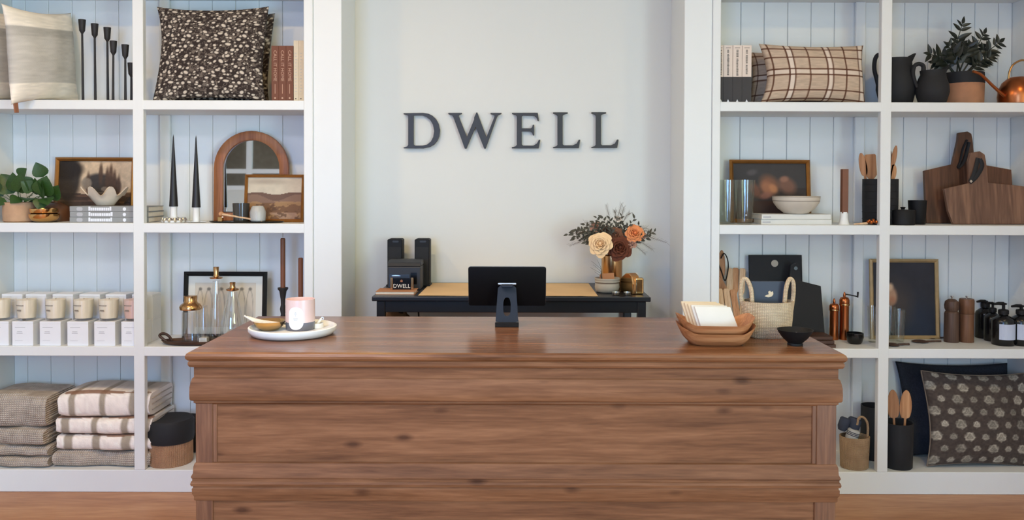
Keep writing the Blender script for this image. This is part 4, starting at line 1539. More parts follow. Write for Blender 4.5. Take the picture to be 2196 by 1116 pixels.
# lidded baskets beside the counter
for lab, px, pt, pj, r, Y in (('round rattan basket with a black cloth top beside the counter', 366, 896, 938, 47, 0.12),):
    s = spot('lidded_basket', lab, 'basket', px, 1000, Y, S4, group='lidded baskets')
    k = s.k
    r = r * k if Y < 0.2 else r * k * 0.95
    zt, zj = s.h(pt), s.h(pj)
    MB().lathe([(r * 0.94, 0), (r * 0.98, 0.01), (r * 0.97, zj)], 30).build('wall', 'rattan', s.o, smooth=True)
    MB().lathe([(r * 1.01, zj - 0.012), (r * 1.05, zj + 0.01), (r * 1.04, zt - 0.012), (r * 0.97, zt), (r * 0.6, zt - 0.006), (0.0001, zt - 0.01)], 30, cap0=False).build('cloth_top', 'soft_black', s.o, smooth=True)

s = spot('basket_lid', 'round black lid standing on edge behind the rattan basket', 'lid', 408, 968, 0.262, S4, rot=(R(-9), 0, 0))
rl = 0.098
MB().lathe([(0.0001, -0.009), (rl * 0.93, -0.009), (rl, -0.004), (rl, 0.008), (rl * 0.94, 0.012), (0.0001, 0.012)], 36, M=Matrix.Translation((0, 0, rl)) @ FACE).build('disc', 'soft_black', s.o, smooth=True, angle=40)
MB().lathe([(0.010, 0.0), (0.007, 0.008), (0.013, 0.016), (0.0001, 0.020)], 14, M=Matrix.Translation((0, -0.012, rl)) @ FACE).build('knob', 'soft_black', s.o, smooth=True)


# ================================================================== RIGHT BOOKCASE
# ---------------------------------------------------------------- books and plaid cushions
for i, lab in enumerate(('cream and charcoal book nearest the bookcase stile', 'cream and charcoal book, second from the bookcase stile', 'cream and charcoal book, third from the bookcase stile', 'cream and charcoal book touching the plaid cushion')):
    p0 = (1541, 1552.5, 1572, 1592)[i]
    p1 = (1552, 1571.5, 1591.5, 1612)[i]
    s, w, h = upright_book(lab, p0, p1, 97, 0.05, S1, 'book_pink_white', 'cream and charcoal books')
    zc_ = s.h(165)
    m = MB()
    m.box(-w / 2 - 0.0004, w / 2 + 0.0004, -0.0005, 0.004, 0.0002, zc_)
    m.box(-w / 2 - 0.0004, -w / 2 + 0.002, 0.004, 0.2, 0.0002, zc_)
    m.box(w / 2 - 0.002, w / 2 + 0.0004, 0.004, 0.2, 0.0002, zc_)
    m.build('charcoal_wrap', 'book_charcoal', s.o)
    rng = random.Random(70 + i)
    m = MB()
    q = h - 0.022
    while q > zc_ + 0.012:                              # blurred vertical title
        d = 0.004 + 0.004 * rng.random()
        m.box(-0.0045 - 0.001 * rng.random(), 0.003 + 0.002 * rng.random(), -0.0006, 0, q - d, q)
        q -= d + (0.0015 if rng.random() > 0.2 else 0.006)
    m.build('title', 'ink_grey', s.o)
    MB().box(-w * 0.28, w * 0.28, -0.0006, 0, h - 0.014, h - 0.011).build('author_line', 'ink_grey', s.o)
    MB().prism([(-0.006, 0.004), (0.006, 0.004), (0, 0.017)], -0.0012, 0).build('publisher_mark', 'label_white', s.o)


def paint_plaid(u, v):
    c = np.tile(np.array([[198.0, 174, 150]]), (len(u), 1))
    c = c * (0.92 + 0.16 * vnoise(u * 0.3, v, 60, 2, 2))[:, None]
    t = 1 - v
    for a in (0.24, 0.605, 0.955):
        c = mixc(c, (232, 214, 196), (np.abs(u - a) < 0.022) * 0.85)
    c = mixc(c, (232, 214, 196), (np.abs(t - 0.507) < 0.032) * 0.7)
    br = (84, 48, 32)
    for a in (0.055, 0.213, 0.268, 0.415, 0.578, 0.632, 0.77, 0.925, 0.985):
        c = mixc(c, br, np.clip(1.6 - np.abs(u - a) / 0.006, 0, 1) * 0.95)
    for a in (0.10, 0.26, 0.462, 0.556, 0.82, 0.97):
        c = mixc(c, br, np.clip(1.6 - np.abs(t - a) / 0.009, 0, 1) * 0.95)
    return c


cushion('brown and cream plaid lumbar cushion facing out on the top right shelf', 1745, 155, 0.085, S1, 0.515, 0.292, 0.14, paint_plaid, 'print_fabric', (R(-5), R(0.6), R(1)), 120, 0.10, 2.0, group='plaid cushions', puff=0.42)
cushion('brown plaid lumbar cushion tucked behind the front plaid cushion', 1704, 160, 0.20, S1, 0.44, 0.28, 0.12, lambda u, v: paint_plaid(u, v) * 0.94, 'print_fabric', (R(-6), R(-1), R(-6)), 90, 0.07, 0.7, group='plaid cushions', puff=0.42)


# ---------------------------------------------------------------- pitchers
def pitcher(label, px, Y, r_px, py_rim, py_hi, hp, spout, group='black pitchers'):
    s = spot('pitcher', label, 'pitcher', px, 218, Y, S1, group=group)
    k = s.k
    hr = s.h(py_rim)
    hh = s.h(py_hi)
    r = r_px * k
    pr2 = [(r * 0.68, 0), (r * 0.82, 0.006), (r, hr * 0.34), (r * 0.97, hr * 0.55), (r * 0.82, hr * 0.76), (r * 0.70, hr * 0.88), (r * 0.74, hr), (r * 0.68, hr), (r * 0.64, hr * 0.9), (r * 0.6, hr * 0.75), (0.0001, hr * 0.7)]
    seg = 32
    vs, fs = [], []
    for (rr, z) in pr2:
        up = max(0.0, (z / hr - 0.8) / 0.2)
        for q in range(seg):
            a = 2 * math.pi * q / seg
            lip = max(0.0, math.cos(a)) ** 6 if spout > 0 else max(0.0, -math.cos(a)) ** 6
            f = 1 + 0.42 * lip * up
            vs.append((rr * f * math.cos(a), rr * f * math.sin(a) * (1 - 0.25 * lip * up), z + (hh - hr) * lip * up))
    n = len(pr2)
    for i in range(n - 1):
        fs += [(i * seg + q, i * seg + (q + 1) % seg, (i + 1) * seg + (q + 1) % seg, (i + 1) * seg + q) for q in range(seg)]
    fs += [tuple(range(seg - 1, -1, -1))]
    MB().add(vs, fs).build('jug', 'soft_black', s.o, smooth=True, angle=60)
    pts = [s.p(a, b) for a, b in hp]
    MB().tube([(x, 0, z) for x, z in pts], [5.0 * k, 4.6 * k, 4.4 * k, 4.4 * k, 4.2 * k, 4.0 * k, 3.6 * k][:len(pts)] + [3.6 * k] * max(0, len(pts) - 7), 10).build('handle', 'soft_black', s.o, smooth=True)
    return s


pitcher('large matte black pitcher whose handle loops past the post', 1921, 0.14, 40, 126, 114, [(1897, 128), (1886, 117), (1877, 126), (1875, 148), (1880, 170), (1885, 190), (1890, 202)], 1)
pitcher('smaller matte black pitcher between the large pitcher and the plant pot', 1999, 0.06, 34, 152, 140, [(1980, 155), (1980, 142), (1971, 137), (1961, 142), (1958, 158), (1962, 175), (1967, 187)], 1)

# ---------------------------------------------------------------- dark leaved plant
s = spot('potted_plant', 'dark leaved upright plant in a terracotta pot with a black liner', 'plant', 2065, 218, 0.165, S1)
k = s.k
hp_, hl = s.h(181), s.h(157)
MB().lathe([(38 * k, 0), (40 * k, 0.004), (41 * k, hp_), (38 * k, hp_), (37 * k, hp_ - 0.02), (0.0001, hp_ - 0.02)], 30).build('pot', 'pot_terracotta', s.o, smooth=True)
MB().lathe([(38.5 * k, hp_ - 0.015), (41.5 * k, hp_ + 0.004), (40.5 * k, hl), (37 * k, hl), (36 * k, hl - 0.012), (0.0001, hl - 0.01)], 28).build('liner', 'soft_black', s.o, smooth=True)
lm = leaf_mesh('leaf', 1, 0.40, 'leaf_dark', 0.25, 0.08)
stems = [[(2052, 158), (2055, 120), (2052, 85), (2062, 48)], [(2062, 158), (2082, 130), (2100, 98), (2116, 68)], [(2070, 158), (2098, 130), (2122, 108), (2148, 88)],
         [(2045, 158), (2025, 132), (2005, 122), (1985, 118)], [(2060, 158), (2050, 130), (2036, 112), (2022, 100)], [(2074, 158), (2090, 142), (2104, 130), (2118, 124)],
         [(2056, 158), (2068, 125), (2072, 108), (2072, 98)], [(2048, 158), (2034, 140), (2018, 136), (2002, 134)]]
rng = random.Random(9)
sm = MB()
for si, st in enumerate(stems):
    pts = []
    dy = rng.uniform(-0.05, 0.03)
    for q, (a_, b_) in enumerate(st):
        x_, z_ = s.p(a_, b_)
        pts.append(Vector((x_, dy * q / 3, z_)))
    fine = []
    for q in range(13):
        t = q / 12 * 3
        i = min(2, int(t))
        f = t - i
        fine.append(pts[i].lerp(pts[i + 1], f))
    sm.tube(fine, [0.0045 - 0.003 * q / 12 for q in range(13)], 6)
    nleaf = 7 if si in (0, 1, 2) else 5
    for q in range(nleaf):
        t = 0.28 + 0.70 * q / (nleaf - 1)
        b_ = fine[min(12, int(t * 12))]
        d = (fine[min(12, int(t * 12) + 1)] - fine[max(0, int(t * 12) - 1)]).normalized()
        side = Vector((d.z, 0, -d.x))
        L = (0.064 if q < nleaf - 2 else 0.05) * rng.uniform(0.85, 1.15)
        for sg in (-1, 1):
            dirv = (side * sg * 0.85 + d * 0.55 + Vector((0, rng.uniform(-0.5, 0.2), 0))).normalized()
            place_leaf(lm, s.o, b_, b_ + dirv * L, (rng.uniform(-0.4, 0.4), -1, 0.3))
    place_leaf(lm, s.o, fine[-1] - (fine[-1] - fine[-2]) * 0.5, fine[-1] + (fine[-1] - fine[-2]).normalized() * 0.03, (0.2, -1, 0.3), scale=0.05)
sm.build('stems', 'leaf_dark', s.o, smooth=True)

# copper watering can, cut by the frame
s = spot('watering_can', 'copper watering can with a long thin spout at the end of the top shelf', 'watering can', 2183, 218, 0.10, S1)
k = s.k
hb = s.h(166)
r = 40 * k
MB().lathe([(r * 0.86, 0), (r * 0.95, 0.004), (r, hb * 0.28), (r * 0.96, hb * 0.52), (r * 0.78, hb * 0.8), (r * 0.5, hb * 0.97), (r * 0.40, hb), (r * 0.34, hb * 0.96), (0.0001, hb * 0.94)], 36).build('body', 'copper', s.o, smooth=True)
pts = [s.p(a_, b_) for a_, b_ in ((2156, 212), (2140, 203), (2118, 187), (2100, 173), (2085, 163), (2066, 158))]
MB().tube([(x_, -0.02 - 0.013 * i, z_) for i, (x_, z_) in enumerate(pts)], [4.2 * k, 3.6 * k, 3.2 * k, 3.0 * k, 2.9 * k, 2.8 * k], 10).build('spout', 'copper', s.o, smooth=True)
pts = [s.p(a_, b_) for a_, b_ in ((2163, 180), (2164, 158), (2172, 140), (2188, 130), (2200, 131), (2208, 144), (2211, 162), (2210, 182))]
MB().tube([(x_, 0, z_) for x_, z_ in pts], 2.2 * k, 8).build('handle', 'brass', s.o, smooth=True)


# ---------------------------------------------------------------- second shelf, right
def paint_still_life(u, v):
    n = vnoise(u, v, 6, 51, 4)
    c = np.tile(np.array([[58.0, 50, 46]]), (len(u), 1)) * (0.85 + 0.3 * n)[:, None]
    c = mixc(c, (70, 68, 68), (v > 0.55) * 0.6)
    for cu, cv, ru, rv, col in ((0.50, 0.62, 0.12, 0.17, (140, 92, 66)), (0.47, 0.55, 0.09, 0.13, (168, 110, 78)), (0.74, 0.60, 0.11, 0.15, (134, 92, 72)), (0.30, 0.52, 0.07, 0.14, (128, 84, 66)),
                                (0.55, 0.55, 0.05, 0.08, (190, 128, 84)), (0.26, 0.84, 0.07, 0.05, (92, 86, 84)), (0.44, 0.42, 0.08, 0.06, (150, 100, 82)), (0.70, 0.72, 0.06, 0.05, (156, 110, 88))):
        c = mixc(c, col, blob(u, v, cu, cv, ru, rv, 0.35, 0.4) * 0.85)
    c = mixc(c, (74, 46, 30), (v < 0.33) * (0.5 + 0.5 * vnoise(u, v, 5, 3)))
    return c


framed('framed_still_life', 'gold framed dark fruit still life behind the tumblers', 1567, 1740, 343, None, 0.25, S2, 8, 'gold_frame', paint_still_life, 6, fd=0.02)
for lab, px, Y in (('fluted clear glass tumbler nearest the bookcase stile on the second shelf', 1560, 0.13), ('fluted clear glass tumbler in front of the still life painting', 1597, 0.09)):
    s = spot('tumbler', lab, 'glass', px, 478, Y, S2, group='fluted tumblers')
    k = s.k
    hh = s.h(386)
    seg = 32
    vs, fs = [], []
    rows = [(14, 0), (16, 0.02), (18, 0.3), (20.5, 0.7), (21.5, 1.0), (20.6, 1.0), (19.4, 0.7), (16.8, 0.3), (14.5, 0.05)]
    for rr, z in rows:
        for q in range(seg):
            a = 2 * math.pi * q / seg
            f = 1 + 0.03 * math.cos(8 * a) * (1 - z)
            vs.append((rr * k * f * math.cos(a), rr * k * f * math.sin(a), z * hh))
    for i in range(len(rows) - 1):
        fs += [(i * seg + q, i * seg + (q + 1) % seg, (i + 1) * seg + (q + 1) % seg, (i + 1) * seg + q) for q in range(seg)]
    fs += [tuple(range(seg - 1, -1, -1)), tuple(range((len(rows) - 1) * seg, len(rows) * seg))]
    MB().add(vs, fs).build('glass', 'tumbler_glass', s.o, smooth=True, angle=60)
for i, lab in enumerate(('white linen book at the bottom under the banded bowl', 'white linen book directly under the banded bowl')):
    th = 11.2
    s = spot('book', lab, 'book', 1708, 478, 0.06, S2 + i * th * 0.002256, group='stacked white books', rot=(0, 0, R(-1.5 + 3 * i)))
    k = s.k
    w, t = 150 * k, th * k - 0.0008
    m = MB()
    m.box(-w / 2, w / 2, 0, 0.0035, 0, t)
    m.box(-w / 2, w / 2, 0.0035, 0.16, 0, 0.0028)
    m.box(-w / 2, w / 2, 0.0035, 0.16, t - 0.0028, t)
    m.build('cover', 'book_white', s.o, bevel=0.0008)
    MB().box(-w / 2 + 0.003, w / 2 - 0.003, 0.0036, 0.156, 0.0029, t - 0.0029).build('page_block', 'pages', s.o)
    MB().box(-w / 2 + 0.006, -w / 2 + 0.045, -0.0006, 0, t * 0.3, t * 0.6).build('title', 'ink_pale', s.o)
s = spot('serving_bowl', 'cream stoneware bowl with dark bands on the white books', 'bowl', 1707, 457, 0.115, S2 + 2 * 11.2 * 0.002256)
k = s.k
hb = s.h(421)
MB().lathe([(22 * k, 0), (25 * k, 1 * k), (27 * k, 3 * k), (38 * k, hb * 0.3), (47 * k, hb * 0.62), (49 * k, hb * 0.8), (49.5 * k, hb), (47.5 * k, hb), (46 * k, hb * 0.7), (30 * k, hb * 0.25), (0.0001, hb * 0.2)], 40).build('shell', 'ceramic_cream', s.o, smooth=True, angle=50)
for zf in (0.74, 0.97):
    rr = 49.4 * k if zf > 0.9 else 48.6 * k
    MB().lathe([(rr, hb * zf - 0.0012), (rr + 0.0006, hb * zf), (rr, hb * zf + 0.0012)], 40, cap0=False, cap1=False).build('glaze_band', 'ceramic_band', s.o, smooth=True)
s = spot('taper_candle', 'short brown square candle in a flared white holder', 'candle', 1810, 478, 0.07, S2)
k = s.k
zj, zt = s.h(455), s.h(363)
MB().lathe([(11.5 * k, 0), (10.5 * k, 2 * k), (8.2 * k, zj * 0.5), (7.6 * k, zj), (6.4 * k, zj), (0.0001, zj - 0.003)], 20).build('holder', 'ceramic_white', s.o, smooth=True)
MB().box(-6.4 * k, 6.4 * k, -6.4 * k, 6.4 * k, zj - 0.006, zt).build('candle', 'taper_brown', s.o, bevel=0.0012)


def spoon(name, parent, base, tip, bw_, bl, mat, kind='oval', th=0.006):
    """a wooden utensil from base point to head tip, in its parent's metres"""
    b_, t_ = Vector(base), Vector(tip)
    d = (t_ - b_)
    L = d.length
    d.normalize()
    z = d
    x = Vector((0, 1, 0)).cross(z)
    x.normalize()
    y = z.cross(x)
    M = Matrix.Translation(b_) @ Matrix((x, y, z)).transposed().to_4x4()
    m = MB()
    hw = 0.0055
    if kind == 'oval':
        pts = [(-hw, 0), (hw, 0)] + [(hw, L - bl)]
        n = 9
        pts += [(bw_ / 2 * math.sin(math.pi * (0.12 + 0.88 * q / n)), L - bl + bl * (1 - math.cos(math.pi * q / n)) / 2) for q in range(1, n)]
        pts += [(0, L)] + [(-x_, z_) for x_, z_ in pts[::-1] if z_ > L - bl + 0.001] + [(-hw, L - bl)]
    else:
        pts = [(-hw, 0), (hw, 0), (hw * 1.2, L - bl), (bw_ / 2, L - bl * 0.8), (bw_ / 2, L - 0.006), (bw_ / 2 - 0.005, L), (-bw_ / 2 + 0.005, L), (-bw_ / 2, L - 0.006), (-bw_ / 2, L - bl * 0.8), (-hw * 1.2, L - bl)]
    m.prism(pts, -th / 2, th / 2, M)
    return m.build(name, mat, parent, bevel=0.0018, segs=1)


def crock(label, px, Y, r_px, py_top, z0, spoons, mat='soft_black', name='crock', cat='crock', group=None, flare=1.0):
    s = spot(name, label, cat, px, 478, Y, z0, group=group)
    k = s.k
    h = s.h(py_top)
    r = r_px * k
    MB().lathe([(r * 0.92, 0), (r * 0.97, 0.004), (r, h * 0.5), (r * flare, h), (r * flare - 0.005, h), (r - 0.006, h * 0.5), (r * 0.88, 0.008), (0.0001, 0.008)], 30).build('jar', mat, s.o, smooth=True, angle=50)
    return s, k, h, r


def utensil(label, s, base, tip, w, l, mat, kind='oval', group='wooden utensils in the crocks'):
    """each utensil standing in a crock is a thing of its own"""
    t = thing('wooden_spoon', label, 'spoon', s.o.location, group=group)
    spoon('blade', t, base, tip, w, l, mat, kind)
    return t


s, k, h, r = crock('black ribbed crock with wooden spoons seen on both sides of the post', 1887, 0.13, 36, 384, S2, None)
for q in range(6):
    zq = h * (0.12 + 0.15 * q)
    MB().lathe([(r * 0.985, zq - 0.002), (r * 1.012, zq), (r * 0.985, zq + 0.002)], 30, cap0=False, cap1=False).build('rib', 'soft_black', s.o, smooth=True)
for lab, a0, b0, a1, b1, w, l, mt, kd in (('slim dark wooden spoon at the left of the post crock', 1866, 440, 1846, 328, 17, 50, 'spoon_tan', 'oval'), ('broad pale wooden spatula left of the post', 1872, 440, 1866, 331, 24, 56, 'spoon_wood', 'flat'),
                                          ('thin wooden spoon leaning right of the post', 1898, 440, 1922, 312, 11, 46, 'spoon_tan', 'oval'), ('reddish wooden spoon low at the right of the post', 1900, 440, 1917, 352, 18, 36, 'spoon_wood', 'oval'),
                                          ('dark wooden spoon hidden partly behind the post', 1896, 440, 1909, 322, 12, 40, 'board_dark', 'oval')):
    x0_, z0_ = s.p(a0, b0)
    x1_, z1_ = s.p(a1, b1)
    utensil(lab, s, (x0_, 0, max(0.012, z0_)), (x1_, 0.0, z1_), w * k, l * k, mt, kd)
s = spot('brass_scoop', 'small brass beaded scoop lying at the shelf edge by the crock', 'scoop', 1861, 480, 0.035, S2)
k = s.k
m = MB()
for q in range(9):
    a = q * 2.4
    rr = 3 + 8 * math.sqrt(q / 9)
    m.lathe([(0.0001, -4), (2.8, -2.8), (4, 0), (2.8, 2.8), (0.0001, 4)], 10, M=Matrix.Translation((9 * k + rr * k * math.cos(a), rr * k * 0.8 * math.sin(a), (5 + 7 * (1 - rr / 12)) * k)) @ Matrix.Scale(k, 4))
m.build('beaded_bowl', 'copper', s.o, smooth=True)
MB().tube([(-1 * k, 0, 4 * k), (-14 * k, 0, 3 * k), (-30 * k, 0, 1.6 * k)], [2.6 * k, 2.0 * k, 1.5 * k], 8).build('handle', 'spoon_pale', s.o, smooth=True)

# small black pots and the two cutting boards
s = spot('lidded_pot', 'small black lidded pot in front of the black cup', 'pot', 1936, 478, 0.06, S2)
k = s.k
h = s.h(452)
MB().lathe([(23 * k, 0), (24.5 * k, 0.003), (25 * k, h), (24 * k, h + 0.003), (10 * k, h + 0.005), (0.0001, h + 0.005)], 28).build('pot', 'matte_black', s.o, smooth=True, angle=45)
MB().lathe([(4 * k, h + 0.004), (3.5 * k, h + 0.009), (5.5 * k, h + 0.014), (4.5 * k, h + 0.018), (0.0001, h + 0.019)], 14).build('knob', 'matte_black', s.o, smooth=True)
s = spot('black_cup', 'plain black straight-sided cup behind the small lidded pot', 'cup', 1967, 476, 0.125, S2)
k = s.k
h = s.h(430)
MB().lathe([(15 * k, 0), (16 * k, 0.003), (19 * k, h), (17.6 * k, h), (15 * k, 0.008), (0.0001, 0.008)], 26).build('cup', 'matte_black', s.o, smooth=True)


def cutting_board(label, outline, Y, z0, th, mat, lean, px, py, hole=None, strap=None, group='wooden cutting boards'):
    s = spot('cutting_board', label, 'cutting board', px, py, Y, z0, group=group, rot=(R(-lean), 0, 0))
    pts = [s.p(a_, b_) for a_, b_ in outline]
    zmin = min(z for _, z in pts)
    pts = [(x_, z_ - zmin) for x_, z_ in pts]
    m = MB().prism(pts, -th, 0)
    m.build('board', mat, s.o, bevel=0.002, segs=2)
    if hole:
        x_, z_ = s.p(hole[0], hole[1])
        MB().lathe([(hole[2] * s.k, -0.0004), (hole[2] * s.k, 0.0004)], 20, M=Matrix.Translation((x_, -th - 0.0004, z_ - zmin)) @ FACE).build('hang_hole', hole[3], s.o)
    return s, zmin


s, zm = cutting_board('large dark cutting board with a tall handle at the back', [(1983, 479), (2172, 479), (2170, 364), (2092, 350), (2090, 300), (2088, 286), (2080, 281), (2060, 284), (2058, 300), (2044, 352), (1983, 366)], 0.23, S2, 0.02, 'board_dark', 5, 2076, 470)
MB().tube([(s.x(2074), -0.024, s.h(300) - zm), (s.x(2064), -0.026, s.h(320) - zm), (s.x(2058), -0.026, s.h(345) - zm), (s.x(2052), -0.026, s.h(360) - zm), (s.x(2066), -0.026, s.h(345) - zm), (s.x(2078), -0.024, s.h(305) - zm)], 4.2 * s.k, 8, 0.4).build('leather_strap', 'soft_black', s.o, smooth=True)
s, zm = cutting_board('lighter brown cutting board with an upright handle in front of the dark one', [(2040, 480), (2209, 480), (2209, 401), (2190, 398), (2120, 391), (2118, 345), (2116, 330), (2106, 323), (2086, 326), (2080, 345), (2078, 392), (2025, 404), (2030, 450)], 0.14, S2, 0.02, 'board_light', 6, 2140, 470)
MB().tube([(s.x(2098), -0.024, s.h(338) - zm), (s.x(2092), -0.026, s.h(360) - zm), (s.x(2084), -0.028, s.h(380) - zm), (s.x(2078), -0.028, s.h(390) - zm), (s.x(2092), -0.028, s.h(378) - zm), (s.x(2106), -0.026, s.h(355) - zm), (s.x(2102), -0.024, s.h(340) - zm)], 4.6 * s.k, 8, 0.4).build('leather_strap', 'soft_black', s.o, smooth=True)
MB().lathe([(0.0001, -3.4 * k), (3.4 * k, 0), (0.0001, 3.4 * k)], 10, cx=s.x(2079), cy=-0.032, cz=s.h(389) - zm).build('strap_bead', 'ceramic_cream', s.o, smooth=True)

# ---------------------------------------------------------------- third shelf, right
# black boards
s, zm = cutting_board('square black serving board with a round hanging hole', [(1608, 722), (1722, 722), (1722, 544), (1608, 544)], 0.27, S3, 0.014, 'soft_black', 4, 1665, 700, hole=(1663, 562, 7.5, 'stone_grey'), group='black serving boards')
s, zm = cutting_board('black paddle board with sloped shoulders', [(1668, 715), (1768, 715), (1762, 598), (1722, 588), (1716, 553), (1708, 546), (1698, 553), (1694, 586), (1664, 598)], 0.20, S3, 0.016, 'soft_black', 5, 1716, 700, hole=(1709, 560, 4, 'gloss_black'), group='black serving boards')
s = spot('dark_tray', 'low dark wooden board lying flat beside the black paddle board', 'tray', 1762, 722, 0.05, S3)
k = s.k
m = MB()
for q in range(3):
    m.box(-66 * k, 26 * k - q * 3 * k, -0.03 + 0.002 * q, 0.10, q * 8.2 * k + 0.0003 * q, q * 8.2 * k + 7.4 * k)
m.build('slab', 'tray_dark_wood', s.o, bevel=0.0012)

# wooden utensils and salad paddles behind the counter basket
tools = [('tall pale wooden paddle with a leather loop by the stile', 1546, 712, 1553, 538, 16, 60, 0.16, 'spoon_tan', 'oval'), ('pale wooden server, back row first beside the stile paddle', 1562, 712, 1571, 578, 14, 60, 0.20, 'spoon_pale', 'flat'),
         ('pale wooden server, second in the back row', 1574, 712, 1583, 577, 13, 60, 0.215, 'spoon_wood', 'flat'), ('pale wooden server, third in the back row near the black board', 1586, 712, 1598, 578, 13, 60, 0.23, 'spoon_pale', 'flat'),
         ('short pale wooden handle nearest the stile in the front row', 1556, 722, 1548, 622, 13, 70, 0.09, 'spoon_pale', 'flat'), ('short pale wooden handle in the middle of the front row', 1572, 722, 1562, 622, 13, 70, 0.10, 'spoon_pale', 'flat'),
         ('short tan wooden handle at the basket end of the front row', 1590, 722, 1577, 624, 14, 70, 0.11, 'spoon_wood', 'flat'), ('broad tan wooden salad server lying across the utensils', 1584, 700, 1545, 596, 22, 60, 0.14, 'spoon_tan', 'oval')]
for lab, a0, b0, a1, b1, w, l, Y, mt, kd in tools:
    s = spot('wooden_server', lab, 'utensil', a0, b0, Y, S3, group='wooden servers leaning by the stile')
    x1_, z1_ = s.p(a1, b1)
    spoon('blade', s.o, (0, 0, 0.006), (x1_, 0.05, z1_), w * s.k, l * s.k, mt, kd, th=0.009)
    if 'loop' in lab:
        pts = [s.p(a_, b_) for a_, b_ in ((1549, 556), (1556, 545), (1563, 556), (1565, 575), (1561, 598), (1557, 603), (1551, 585), (1545, 570), (1541, 560))]
        MB().tube([(x_, 0.03, z_) for x_, z_ in pts], 2.4 * s.k, 7, 0.5).build('leather_loop', 'soft_black', s.o, smooth=True)

# copper mills
for lab, px, pt, pb, r, crank in (('shorter copper pepper mill beside the black paddle board', 1788, 651, 730, 10, False), ('taller copper pepper mill with a crank handle', 1810, 637, 730, 10.5, True)):
    Y = depth_of(px, pb, S3) + 0.02
    s = spot('pepper_mill', lab, 'pepper mill', px, pb, Y, S3, group='copper mills')
    k = s.k
    h = s.h(pt)
    MB().lathe([(r * 0.95 * k, 0), (r * k, 0.004), (r * 0.92 * k, h * 0.25), (r * 0.9 * k, h * 0.8), (r * k, h * 0.86), (r * k, h * 0.93), (r * 0.75 * k, h * 0.985), (r * 0.35 * k, h), (0.0001, h)], 22).build('body', 'copper', s.o, smooth=True, angle=50)
    MB().lathe([(r * 1.03 * k, h * 0.80), (r * 1.06 * k, h * 0.82), (r * 1.03 * k, h * 0.84)], 22, cap0=False, cap1=False).build('ring', 'brass', s.o, smooth=True)
    MB().lathe([(2.4 * k, h), (3 * k, h + 4 * k), (2 * k, h + 8 * k), (1.2 * k, h + 10 * k), (0.0001, h + 11 * k)], 12).build('finial', 'copper', s.o, smooth=True)
    if crank:
        m = MB().tube([(0, 0, h + 6 * k), (12 * k, -0.004, h + 4 * k), (27 * k, -0.008, h + 1 * k)], 1.3 * k, 7)
        m.build('crank', 'iron_black', s.o, smooth=True)
        MB().tube([(27 * k, -0.008, h - 1 * k), (27.5 * k, -0.008, h + 11 * k)], [1.6 * k, 2.2 * k], 8).build('crank_knob', 'iron_black', s.o, smooth=True)
s = spot('black_cup', 'little round black pinch cup beside the copper mills', 'cup', 1833, 738, depth_of(1833, 740, S3) + 0.035, S3)
k = s.k
h = s.h(714)
MB().lathe([(12 * k, 0), (15 * k, 3 * k), (18 * k, h * 0.6), (18 * k, h), (16.5 * k, h), (16 * k, h * 0.5), (0.0001, h * 0.35)], 24).build('cup', 'gloss_black', s.o, smooth=True)


def paint_portrait(u, v):
    n = vnoise(u, v, 5, 61, 4)
    c = np.tile(np.array([[50.0, 48, 54]]), (len(u), 1)) * (0.85 + 0.3 * n)[:, None]
    c = mixc(c, (34, 42, 58), blob(u, v, 0.62, 0.18, 0.42, 0.32, 0.5) * 0.9)
    c = mixc(c, (70, 60, 56), blob(u, v, 0.40, 0.42, 0.22, 0.3, 0.5) * 0.8)
    c = mixc(c, (178, 138, 110), blob(u, v, 0.30, 0.55, 0.085, 0.12, 0.3, 0.2))
    c = mixc(c, (214, 178, 146), blob(u, v, 0.27, 0.66, 0.06, 0.05, 0.4, 0.5))
    c = mixc(c, (160, 112, 88), blob(u, v, 0.31, 0.48, 0.05, 0.05, 0.5))
    c = mixc(c, (150, 118, 96), blob(u, v, 0.26, 0.40, 0.07, 0.04, 0.4, 0.6) * 0.8)
    return c


framed('framed_portrait', 'pale gold framed dark portrait painting seen on both sides of the post', 1868, 2016, 557, None, 0.265, S3, 7.5, 'pale_gold_frame', paint_portrait, 4, fd=0.02)
for lab, px, pt, pb, r in (('clear highball glass left of the post on the third shelf', 1872, 657, 736, 13), ('clear highball glass just right of the post', 1910, 657, 733, 13), ('clear highball glass in front of the portrait', 1929, 664, 740, 12.5)):
    s = spot('highball_glass', lab, 'glass', px, pb, depth_of(px, pb, S3) + 0.025, S3, group='highball glasses')
    k = s.k
    h = s.h(pt)
    MB().lathe([(r * 0.62 * k, 0), (r * 0.7 * k, 0.002), (r * k, h), (r * 0.93 * k, h), (r * 0.62 * k, 0.014), (0.0001, 0.014)], 24).build('glass', 'tumbler_glass', s.o, smooth=True)
